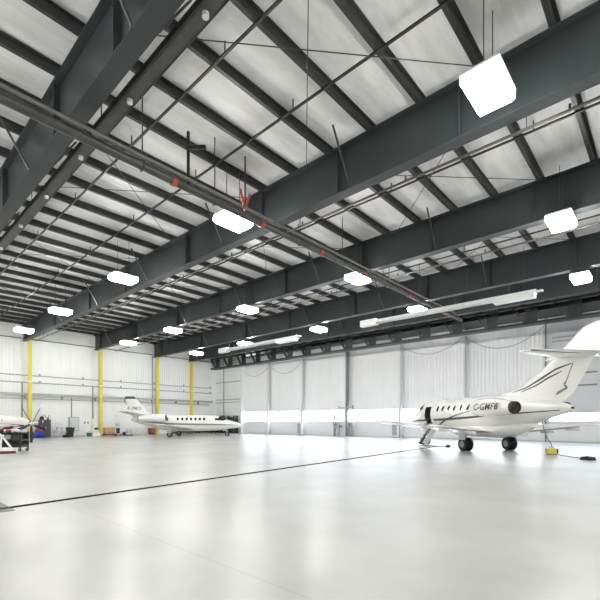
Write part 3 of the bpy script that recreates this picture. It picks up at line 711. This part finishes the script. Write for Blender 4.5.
pod([(2.5, 0, 0.92, 0.1), (1.8, 0, 0.88, 0.25), (0.3, 0, 0.86, 0.3), (-0.9, 0, 0.92, 0.22), (-1.6, 0, 1.05, 0.08)], 20, 2.0).build('belly_fairing', M['white'], cj, True)
cf = MB().loft([foil((le, 0, z), (te, 0, z), (0, 1, 0), 0.6) for le, te, z in ((-1.3, -4.3, 1.95), (-2.1, -4.5, 2.3), (-2.75, -4.62, 2.55), (-4.1, -5.08, 4.1), (-4.2, -5.1, 4.2))]).build('fin', M['white'], cj, True)
MB().loft([foil((le, 0, z), (te, 0, z), (0, 1, 0), 0.66) for le, te, z in ((-3.98, -5.09, 3.98), (-4.18, -5.14, 4.24))]).build('fin_cap', M['stripe'], cf, True)
for sd in (1, -1):
    lettering('C-FMCI', 0.42, 0.1, lambda u, v, sd=sd: Vector((-4.15-sd*u, sd*0.15, 2.98+v)), M['stripeg'], cf)
g = MB().cyl((5.55, 0, 0.22), (5.5, 0, 0.95), 0.05, 10).build('nose_gear', M['lgrey'], cj, True)
wheel(g, (5.55, 0, 0.22), 0.22, 0.16)
MB().box((5.3, 0.16, 0.72), (0.5, 0.03, 0.25)).build('gear_door', M['white'], g)

# ------------------------------------------------------------------ turboprop at the left edge
hx, hy = 0.816, 0.578
tp = thing('turboprop_airplane', 'white propeller airplane at the left edge, nose pointing right', 'airplane', (-35.9-4.2*hx, 9.3-4.2*hy, 0), math.atan2(hy, hx))
T = Fus([(4.0, 1.42, 0.18, 0.18), (3.85, 1.42, 0.3, 0.33), (3.3, 1.45, 0.42, 0.46), (2.2, 1.52, 0.55, 0.56), (1.5, 1.6, 0.62, 0.62), (0.9, 1.74, 0.68, 0.78), (0.2, 1.82, 0.72, 0.88), (-3.0, 1.82, 0.72, 0.88), (-4.6, 1.95, 0.55, 0.66), (-6.0, 2.1, 0.32, 0.42), (-7.6, 2.25, 0.12, 0.2)])
T.mesh().build('fuselage', M['white'], tp, True)
for sd in (1, -1):
    def TH(t): return t if sd > 0 else PI-t
    T.patch([(1.25, TH(0.9)), (0.9, TH(0.35)), (0.1, TH(0.35)), (0.35, TH(1.05))]).build('windshield', M['glassd'], tp)
    T.patch([(1.25, TH(0.95)), (0.4, TH(1.1)), (0.4, TH(1.54)), (1.15, TH(1.54))]).build('windshield', M['glassd'], tp)
    for k in range(5): T.oval(-0.6-k*0.75, 2.1, 0.16, 0.2, sd).build('cabin_window', M['glassd'], tp)
    T.ribbon([(3.8, 1.3, 0.1), (2.6, 1.32, 0.26), (1.2, 1.34, 0.34), (-3.0, 1.4, 0.3), (-7.0, 2.1, 0.05)], sd).build('cheat_line', M['maroon'], tp)
    T.ribbon([(2.2, 1.72, 0.05), (2.15, 1.72, 0.3), (2.1, 1.72, 0.05)], sd, 0.008, 4).build('cowl_seam', M['stripeg'], tp)
    w = surf([((-0.6, 0, 1.05), (-2.8, 0, 1.0)), ((-1.0, sd*7.0, 1.5), (-2.2, sd*7.0, 1.5))], (0, 0, 1), 0.8).build('wing', M['white'], tp, True)
    surf([((-6.2, 0, 2.3), (-7.3, 0, 2.3)), ((-6.5, sd*2.2, 2.3), (-7.2, sd*2.2, 2.3))], (0, 0, 1), 0.7).build('tailplane', M['white'], tp, True)
    MB().tube([(2.9, sd*0.36, 1.2), (2.75, sd*0.58, 1.12), (2.4, sd*0.66, 1.08)], 0.09, 10).build('exhaust_stack', M['exh'], tp, True)
    g = MB().cyl((-1.7, sd*1.8, 0.3), (-1.7, sd*1.8, 1.1), 0.06, 10).build('main_gear', M['lgrey'], tp, True)
    wheel(g, (-1.7, sd*1.8, 0.3), 0.3, 0.2)
MB().loft([foil((le, 0, z), (te, 0, z), (0, 1, 0), 0.6) for le, te, z in ((-5.2, -7.5, 2.3), (-6.9, -8.2, 4.2))]).build('fin', M['white'], tp, True)
pod([(3.4, 0, 1.05, 0.1), (3.1, 0, 1.0, 0.22), (2.2, 0, 1.02, 0.24), (1.5, 0, 1.1, 0.12)], 20, 1.2).build('chin_scoop', M['white'], tp, True)
g = MB().cyl((2.6, 0, 0.22), (2.5, 0, 1.1), 0.05, 10).build('nose_gear', M['lgrey'], tp, True); wheel(g, (2.6, 0, 0.23), 0.23, 0.17)
pr = pod([(4.0, 0, 1.42, 0.19), (4.2, 0, 1.42, 0.16), (4.36, 0, 1.42, 0.09), (4.45, 0, 1.42, 0.02)], 18).build('spinner', M['chrome'], tp, True)
for k in range(5):
    a = R(54+72*k)
    d = Vector((0, math.cos(a), math.sin(a))); s_ = Vector((0.5, -math.sin(a)*0.85, math.cos(a)*0.85)).normalized(); n_ = d.cross(s_).normalized()
    c0 = Vector((4.13, 0, 1.42)); rings = []
    for rr, wd, tk in ((0.1, 0.05, 0.03), (0.4, 0.09, 0.02), (0.9, 0.12, 0.014), (1.35, 0.1, 0.01), (1.5, 0.05, 0.006)):
        c = c0+d*rr; rings.append([c+s_*wd+n_*tk*0.2, c+n_*tk, c-s_*wd+n_*tk*0.2, c-n_*tk])
    b = MB().loft(rings).build('propeller_blade', M['blackm'], pr, True)

# ------------------------------------------------------------------ tool clutter by the left wall
def wb(y): return XL+0.75
t = thing('tool_cabinet', 'tall dark grey tool cabinet against the white wall behind the propeller', 'cabinet', (-46.1, 13.0, 0))
MB().box((0, 0, 0.92), (0.6, 0.95, 1.72)).build('body', M['dkgrey'], t, False, 0.015)
for s in (-1, 1):
    d_ = MB().box((0.31, s*0.235, 0.95), (0.03, 0.45, 1.6)).build('door', M['dkgrey'], t)
    MB().box((0.335, s*0.05, 1.0), (0.03, 0.03, 0.2)).build('handle', M['chrome'], d_)
MB().box((0.34, -0.25, 1.6), (0.01, 0.1, 0.22)).build('notice', M['whitep'], t)
for sx in (-1, 1):
    for sy in (-1, 1): MB().cyl((sx*0.24, sy*0.4, 0), (sx*0.24, sy*0.4, 0.07), 0.03, 8).build('foot', M['blackm'], t)
o = MB().loft([MB().ring((-46.05, 12.75, z), (0, 0, 1), r, 16) for z, r in ((1.785, 0.16), (1.9, 0.2), (2.05, 0.17), (2.13, 0.06))]).build('shop_vacuum', M['blackm'], None, True)
tag(o, 'round black canister standing on top of the dark tool cabinet', 'canister')
t = thing('propeller_stand', 'spare dark propeller blades leaning on top of the dark tool cabinet', 'propeller', (-46.1, 13.3, 1.78))
MB().cyl((0, 0, 0.0), (0, 0, 0.16), 0.09, 12).build('hub', M['dkgrey'], t)
MB().bar((0, 0, 0.12), (0.0, -0.42, 0.5), 0.12, 0.03).build('blade', M['blackm'], t); MB().bar((0, 0, 0.12), (0.0, 0.12, 0.45), 0.12, 0.03).build('blade', M['blackm'], t)
t = thing('oil_cart', 'blue drum cart with orange top beneath the propeller', 'cart', (-44.6, 12.05, 0), 0.2)
MB().cyl((0, -0.32, 0.42), (0, 0.32, 0.42), 0.34, 20).build('drum', M['blue'], t, True)
MB().box((0, 0, 0.82), (0.3, 0.34, 0.16)).build('pump', M['orange'], t)
MB().box((0, 0, 0.08), (0.6, 0.8, 0.05)).build('tray', M['blue'], t)
for s in (-1, 1):
    wheel(t, (0.0, s*0.43, 0.09), 0.09, 0.06)
    MB().bar((0, s*0.3, 0.5), (-0.1, s*0.34, 1.15), 0.04, 0.04).build('handle', M['whitep'], t)
t = thing('bottle_trolley', 'white trolley with bottles beside the dark tool cabinet', 'trolley', (-46.0, 14.3, 0))
for z in (0.25, 0.75): MB().box((0, 0, z), (0.45, 0.75, 0.04)).build('shelf', M['whitep'], t)
for sx in (-1, 1):
    for sy in (-1, 1): MB().cyl((sx*0.2, sy*0.35, 0.06), (sx*0.2, sy*0.35, 0.95 if sx > 0 else 1.55), 0.018, 8).build('post', M['lgrey'], t); MB().cyl((sx*0.2, sy*0.35-0.02, 0.05), (sx*0.2, sy*0.35+0.02, 0.05), 0.05, 10).build('caster', M['black'], t)
MB().box((-0.2, 0, 1.2), (0.03, 0.7, 0.6)).build('back_panel', M['whitep'], t)
bcol = ['green', 'tan', 'whitep', 'blackm', 'lgrey']
bn = ['green', 'tan', 'white', 'black', 'grey']
for k in range(5):
    yy = 14.02+k*0.14
    b = thing('spray_bottle', '%s spray bottle on the top shelf of the white trolley' % bn[k], 'bottle', (-45.95, yy, 0.77), 0, 'bottles on the white trolley')
    MB().cyl((0, 0, 0), (0, 0, 0.2), 0.045, 10).build('body', M[bcol[k]], b, True); MB().cyl((0, 0, 0.2), (0, 0, 0.27), 0.02, 8).build('cap', M['blackm'], b, True)
t = thing('hose_coil', 'coil of black hose on the floor between the trolley and the black bin', 'hose', (-45.2, 14.75, 0))
mb = MB()
for k in range(3): mb.torus((0, 0, 0.05+0.08*k), (0, 0, 1), 0.4-0.03*k, 0.04, 24, 6)
mb.build('coil', M['blackm'], t, True); MB().tube([(0.35, 0, 0.2), (0.2, -0.2, 0.4), (-0.1, -0.1, 0.35), (-0.2, 0.1, 0.2)], 0.04, 6).build('hose_end', M['blackm'], t, True)
t = thing('waste_bin', 'black wheeled waste bin standing left of the grey electrical panel', 'bin', (-46.0, 15.3, 0))
MB().loft([[(sx*w, sy*l, z) for sx, sy in ((-1, -1), (1, -1), (1, 1), (-1, 1))] for w, l, z in ((0.22, 0.24, 0.08), (0.29, 0.32, 0.9))]).build('body', M['blackm'], t)
MB().box((0.02, 0, 0.94), (0.66, 0.74, 0.07)).build('lid', M['blackm'], t); MB().cyl((-0.33, -0.28, 0.98), (-0.33, 0.28, 0.98), 0.025, 8).build('handle', M['blackm'], t)
for s in (-1, 1): wheel(t, (-0.2, s*0.28, 0.1), 0.1, 0.05)
t = thing('bucket', 'green bucket on the floor below the switch boxes', 'bucket', (-45.7, 17.05, 0))
MB().cyl((0, 0, 0), (0, 0, 0.42), 0.19, 16, 0.25).build('pail', M['green'], t, True)
MB().tube([(0, -0.25, 0.4), (0, -0.2, 0.5), (0, 0, 0.56), (0, 0.2, 0.5), (0, 0.25, 0.4)], 0.012, 6).build('handle', M['chrome'], t)
t = thing('carton', 'low white carton on the floor right of the green bucket', 'box', (-45.8, 17.75, 0))
MB().box((0, 0, 0.2), (0.5, 0.8, 0.4)).build('body', M['whitep'], t); MB().box((0.0, 0, 0.405), (0.51, 0.12, 0.012)).build('tape', M['tan'], t)
t = thing('stool', 'small black stool on the white carton left of the yellow column', 'stool', (-45.8, 17.85, 0.415))
MB().cyl((0, 0, 0.3), (0, 0, 0.5), 0.2, 14).build('seat', M['blackm'], t, True)
for k in range(3): MB().bar((0.05*math.cos(k*2.1), 0.05*math.sin(k*2.1), 0.32), (0.16*math.cos(k*2.1), 0.16*math.sin(k*2.1), 0.01), 0.03, 0.03).build('leg', M['whitep'], t)
t = thing('padded_crate', 'tan padded crate on a black dolly right of the yellow column', 'crate', (-45.7, 19.15, 0))
MB().box((0, 0, 0.58), (0.6, 1.12, 0.74)).build('body', M['tan'], t, False, 0.06); MB().box((0, 0, 0.17), (0.7, 1.3, 0.08)).build('dolly', M['blackm'], t)
for sx in (-1, 1):
    for sy in (-1, 1): wheel(t, (sx*0.25, sy*0.5, 0.07), 0.07, 0.05, 'caster')
t = thing('hand_truck', 'grey hand truck with black base leaning beside the tan crate', 'truck', (-45.9, 20.25, 0))
for s in (-1, 1):
    MB().bar((0, s*0.2, 0.05), (-0.3, s*0.2, 1.35), 0.04, 0.04).build('rail', M['lgrey'], t); wheel(t, (0.0, s*0.26, 0.12), 0.12, 0.06)
MB().box((0.12, 0, 0.03), (0.3, 0.42, 0.03)).build('toe_plate', M['blackm'], t); MB().box((-0.15, 0, 0.55), (0.12, 0.4, 0.6)).build('load', M['dkgrey'], t)
MB().box((-0.27, 0, 1.25), (0.1, 0.42, 0.25)).build('cover', M['lgrey'], t)
t = thing('hose_reel', 'white hose reel on a black stand by the wall, left of the far jet', 'reel', (-45.6, 21.3, 0))
for s in (-1, 1): MB().torus((s*0.12, 0, 0.45), (1, 0, 0), 0.36, 0.05, 24, 8).build('rim', M['whitep'], t, True)
MB().cyl((-0.14, 0, 0.45), (0.14, 0, 0.45), 0.2, 16).build('drum', M['lgrey'], t, True); MB().box((0, 0, 0.05), (0.5, 0.7, 0.1)).build('stand', M['blackm'], t)
MB().box((0, -0.55, 0.2), (0.3, 0.25, 0.4)).build('pump', M['dkgrey'], t)
t = thing('tool_chest', 'red tool chest on a black base under the tail of the far jet', 'chest', (-46.1, 24.3, 0))
MB().box((0, 0, 0.5), (0.5, 0.62, 0.62)).build('body', M['maroon'], t, False, 0.02); MB().box((0, 0, 0.11), (0.46, 0.56, 0.14)).build('base', M['blackm'], t)
for k in range(3):
    d_ = MB().box((0.26, 0, 0.32+0.19*k), (0.03, 0.56, 0.16)).build('drawer', M['red'], t); MB().box((0.285, 0, 0.36+0.19*k), (0.02, 0.4, 0.025)).build('handle', M['chrome'], d_)
for s in (-1, 1): MB().cyl((0, s*0.22, 0), (0, s*0.22, 0.05), 0.05, 8).build('caster', M['black'], t)
# dark racks at the corner
for j, (xx, lab) in enumerate(((-45.6, 'left black storage rack in the far corner behind the far jet nose'), (-43.0, 'black storage rack in the far corner next to the sliding doors, right one'))):
    t = thing('storage_rack', lab, 'rack', (xx, 33.75, 0), 0, 'black storage racks in the far corner')
    for sx in (-1, 1):
        for sy in (-1, 1): MB().box((sx*1.15, sy*0.3, 1.2), (0.07, 0.07, 2.4)).build('post', M['blackm'], t)
    for z in (0.3, 1.2, 2.1): MB().box((0, 0, z), (2.36, 0.66, 0.06)).build('shelf', M['blackm'], t)
    MB().box((0, 0.33, 1.2), (2.3, 0.02, 2.3)).build('back_panel', M['blackm'], t)
    for k in range(8):
        z = (0.33, 1.23)[k // 4]; xk = xx-0.85+0.57*(k % 4); h = random.uniform(0.35, 0.62)
        o = MB().box((xk, 33.72, z+h/2), (0.46, 0.5, h)).build('parts_box', M[random.choice(['dkgrey', 'blackm', 'grey', 'dkgrey'])])
        tag(o, '%s box on the %s shelf of the %s black rack in the far corner' % (('leftmost', 'second', 'third', 'rightmost')[k % 4], ('bottom', 'middle')[k // 4], ('left', 'right')[j]), 'box', 'boxes on the corner racks')
    for k in range(4):
        xk = xx-0.85+0.57*k; r = random.uniform(0.16, 0.24)
        o = MB().cyl((xk, 33.72, 2.13), (xk, 33.72, 2.13+r*1.1), r, 14).build('spare_drum', M[('grey', 'dkgrey', 'lgrey', 'dkgrey')[k]], None, True)
        tag(o, '%s drum on top of the %s black rack in the far corner' % (('leftmost', 'second', 'third', 'rightmost')[k], ('left', 'right')[j]), 'drum', 'drums on the corner racks')
for j, (y, lab) in enumerate(((28.4, 'low black dolly by the left wall beyond the far jet, nearer one'), (31.6, 'low black dolly by the left wall near the far corner'))):
    t = thing('low_dolly', lab, 'dolly', (-45.9, y, 0), 0, 'low black dollies beyond the far jet')
    MB().box((0, 0, 0.24), (0.8, 2.9, 0.2)).build('deck', M['blackm'], t)
    for sx in (-1, 1):
        for sy in (-1, 1): wheel(t, (sx*0.3, sy*0.9, 0.09), 0.09, 0.06, 'caster')
# black work cart in front of the turboprop
t = thing('work_cart', 'black steel work cart with parts in front of the propeller airplane', 'cart', (-26.62, 5.9, 0), R(42))
MB().box((0, 0, 0.62), (1.5, 0.7, 0.1)).build('shelf', M['blackm'], t); MB().box((0, 0, 1.0), (1.5, 0.7, 0.06)).build('shelf', M['blackm'], t)
MB().box((0, 0, 0.3), (1.5, 0.7, 0.14)).build('shelf', M['blackm'], t)
MB().box((0, 0.34, 0.68), (1.5, 0.03, 0.66)).build('back_panel', M['dkgrey'], t)
for sx in (-1, 1):
    for sy in (-1, 1):
        MB().box((sx*0.72, sy*0.32, 0.6), (0.06, 0.06, 0.92)).build('post', M['blackm'], t); wheel(t, (sx*0.68, sy*0.3, 0.09), 0.09, 0.05, 'caster')
ct, sn = math.cos(R(42)), math.sin(R(42))
def onc(u, v, z): return (-26.62+u*ct-v*sn, 5.9+u*sn+v*ct, z)
for k, (u, c, w, h, lab) in enumerate(((-0.55, 'maroon', 0.34, 0.2, 'maroon engine part, leftmost on top of the black work cart'), (-0.12, 'red', 0.3, 0.14, 'red engine part in the middle of the black work cart top'), (0.3, 'whitep', 0.24, 0.18, 'white canister on the right half of the black work cart top'))):
    t2 = thing('engine_part', lab, 'part', onc(u, 0, 1.031), R(42), 'parts on the black work cart')
    MB().cyl((-w/2, 0, h/2), (w/2, 0, h/2), h/2, 14).build('housing', M[c], t2, True); MB().cyl((w/2, 0, h/2), (w/2+0.05, 0, h/2), h*0.32, 12).build('flange', M['chrome'], t2, True)
    MB().box((0, 0, 0.02), (w*0.9, h*0.7, 0.04)).build('foot', M['dkgrey'], t2)
for k in range(3):
    o = MB().box(onc(-0.45+0.42*k, 0, 0.67+0.11), (0.3, 0.4, 0.22), Matrix.Rotation(R(42), 3, 'Z')).build('parts_tray', M[('dkgrey', 'grey', 'dkgrey')[k]])
    tag(o, '%s grey tray on the middle shelf of the black work cart' % ('left', 'central', 'right')[k], 'tray', 'trays on the black work cart')
t = thing('jack_stand', 'white A-frame jack stand with maroon base at the left edge', 'stand', (-25.02, 5.36, 0), R(42))
MB().loft([[(r*1.05*math.cos(2*PI*k/20), r*0.8*math.sin(2*PI*k/20), z) for k in range(20)] for r, z in ((0.40, 0.0), (0.42, 0.08), (0.36, 0.14))]).build('base', M['maroon'], t, True)
MB().loft([[(r*1.05*math.cos(2*PI*k/20), r*0.8*math.sin(2*PI*k/20), z) for k in range(20)] for r, z in ((0.36, 0.14), (0.3, 0.24), (0.12, 0.3))]).build('cover', M['whitep'], t, True)
MB().bar((-0.3, 0, 0.16), (-0.28, 0, 0.92), 0.06, 0.06).build('leg', M['whitep'], t); MB().bar((0.33, 0, 0.16), (-0.24, 0, 0.86), 0.06, 0.08).build('leg', M['whitep'], t)
MB().box((-0.28, 0, 0.9), (0.2, 0.16, 0.08)).build('saddle', M['whitep'], t)

# ------------------------------------------------------------------ things by the doors and the near jet
for j, (xx, s, lab) in enumerate(((-26.75, 1, 'left'), (-25.35, -1, 'right'))):
    t = thing('drive_stand', 'grey door drive stand %s of the dark gap between the sliding doors' % lab, 'stand', (xx, 36.05 if s < 0 else 35.4, 0), 0, 'door drive stands')
    MB().box((0, 0, 1.2), (0.75, 0.4, 0.62)).build('gearbox', M['grey'], t, False, 0.03)
    MB().box((0.42*s, 0, 1.08), (0.5, 0.16, 0.18)).build('arm', M['line'], t); MB().cyl((0, -0.24, 1.25), (0, -0.19, 1.25), 0.17, 16).build('flywheel', M['line'], t)
    for sx in (-1, 1): MB().box((sx*0.28, 0, 0.45), (0.09, 0.3, 0.9)).build('leg', M['grey'], t)
lx = -25.8-LEAF[2].location.x
lt = MB().cyl((lx-0.95, -0.2, 3.1), (lx+0.95, -0.2, 3.1), 0.035, 8).build('latch_bar', M['grey'], LEAF[2], True)
for s in (-1, 1): MB().box((lx+s*0.9, -0.2, 3.13), (0.13, 0.08, 0.42 if s > 0 else 0.3)).build('handle', M['line'] if s > 0 else M['grey'], lt)
for j, (xx, lab) in enumerate(((-31.9, 'grey drive box low on the sliding doors, left of the drive stands'), (-20.15, 'grey drive box low on the sliding doors beside the wing tip of the near jet'))):
    t = thing('drive_box', lab, 'box', (xx, 36.3 if j else 35.2, 0), 0, 'door drive boxes')
    MB().box((0, 0, 0.75), (0.62, 0.36, 1.4)).build('casing', M['lgrey'], t, False, 0.02); MB().box((0, -0.19, 0.8), (0.5, 0.02, 1.1)).build('cover', M['grey'], t); MB().box((0, 0, 0.03), (0.66, 0.4, 0.06)).build('foot', M['line'], t)
def swag(k, x0, z0, x1, z1, sag):
    d = LEAF[k]; n = 20
    pts = [(x0+(x1-x0)*u-d.location.x, -0.1, z0+(z1-z0)*u-4*sag*u*(1-u)) for u in [q/n for q in range(n+1)]]
    MB().tube(pts, 0.028, 6).build('swagged_cable', M['grey'], d, True)
swag(0, -41.5, 8.0, -37.1, 8.3, 0.75)
swag(1, -36.9, 8.35, -31.9, 8.5, 1.0)
swag(4, -19.9, 9.1, -13.8, 9.15, 1.1)
swag(5, -13.7, 9.2, -7.5, 9.3, 1.35)
t = thing('power_box', 'yellow ground power box on the floor behind the near jet tail', 'box', (-4.3, 23.1, 0), R(42))
MB().box((-0.03, 0, 0.17), (0.4, 0.3, 0.28)).build('case', M['yellow'], t, False, 0.02); MB().box((0.2, 0, 0.17), (0.09, 0.26, 0.24)).build('end_cap', M['blackm'], t)
for sx in (-1, 1):
    for sy in (-1, 1): MB().box((sx*0.15, sy*0.1, 0.015), (0.05, 0.05, 0.03)).build('foot', M['blackm'], t)
MB().tube([(-0.12, 0, 0.31), (-0.1, 0, 0.38), (0.1, 0, 0.38), (0.12, 0, 0.31)], 0.015, 6).build('handle', M['blackm'], t)
iv = (Matrix.Translation(t.location) @ Matrix.Rotation(R(42), 4, 'Z')).inverted()
pts = [iv @ Vector(p) for p in ((-4.28, 23.12, 0.3), (-4.33, 23.25, 0.5), (-4.5, 23.2, 0.8), (-4.62, 23.0, 1.3), (-4.62, 22.6, 1.72))]
MB().tube(pts, 0.02, 6).build('power_cord', M['line'], t, True)
pts = [iv @ Vector(p) for p in ((-4.13, 23.2, 0.12), (-3.95, 23.0, 0.016), (-3.7, 22.6, 0.016), (-3.3, 22.0, 0.016), (-2.85, 21.5, 0.016))]
MB().tube(pts, 0.015, 6).build('floor_cord', M['line'], t, True)
t = thing('wheel_chock', 'black wheel chock on the floor at the right edge', 'chock', (-2.57, 20.97, 0), R(60))
for s in (-1, 1):
    MB().loft([[(-0.18, s*0.14+u, w) for u, w in ((-0.09, 0), (0.09, 0), (0.03, 0.13), (-0.03, 0.13))], [(0.18, s*0.14+u, w) for u, w in ((-0.09, 0), (0.09, 0), (0.03, 0.13), (-0.03, 0.13))]]).build('block', M['black'], t)
MB().tube([(0, -0.14, 0.14), (0.1, 0, 0.15), (0, 0.14, 0.14)], 0.015, 6).build('rope', M['line'], t)
t = thing('tow_bar', 'thin dark tow bar lying on the floor by the jet stairs', 'bar', (-11.2, 25.0, 0), R(30))
MB().cyl((-0.9, 0, 0.06), (0.8, 0, 0.05), 0.03, 8).build('shaft', M['line'], t, True); MB().box((0.9, 0, 0.08), (0.25, 0.3, 0.14)).build('head', M['blackm'], t); MB().cyl((-0.9, -0.12, 0.06), (-0.9, 0.12, 0.06), 0.025, 8).build('handle', M['blackm'], t)

# ------------------------------------------------------------------ daylight outside, camera, view
w = bpy.data.worlds.new('sky'); SC.world = w; w.use_nodes = True
bg = w.node_tree.nodes['Background']; bg.inputs['Color'].default_value = (0.82, 0.90, 1.0, 1); bg.inputs['Strength'].default_value = 9.0

cd = bpy.data.cameras.new('camera'); cam = bpy.data.objects.new('camera', cd); COL.objects.link(cam)
cd.sensor_width = 36; cd.sensor_fit = 'HORIZONTAL'; cd.lens = 408/600*36
cd.shift_y = (421-300)/600; cd.clip_start = 0.05; cd.clip_end = 500
cam.location = (0, 0, 1.65); cam.rotation_euler = (R(90), 0, R(42.2))
SC.camera = cam
SC.view_settings.view_transform = 'Standard'; SC.view_settings.look = 'None'
SC.view_settings.exposure = 0.62; SC.view_settings.gamma = 1.0; SC.view_settings.use_curve_mapping = False
SC.cycles.max_bounces = 10; SC.cycles.diffuse_bounces = 6; SC.cycles.transparent_max_bounces = 8
SC.cycles.sample_clamp_indirect = 8.0
SC.cycles.use_denoising = True
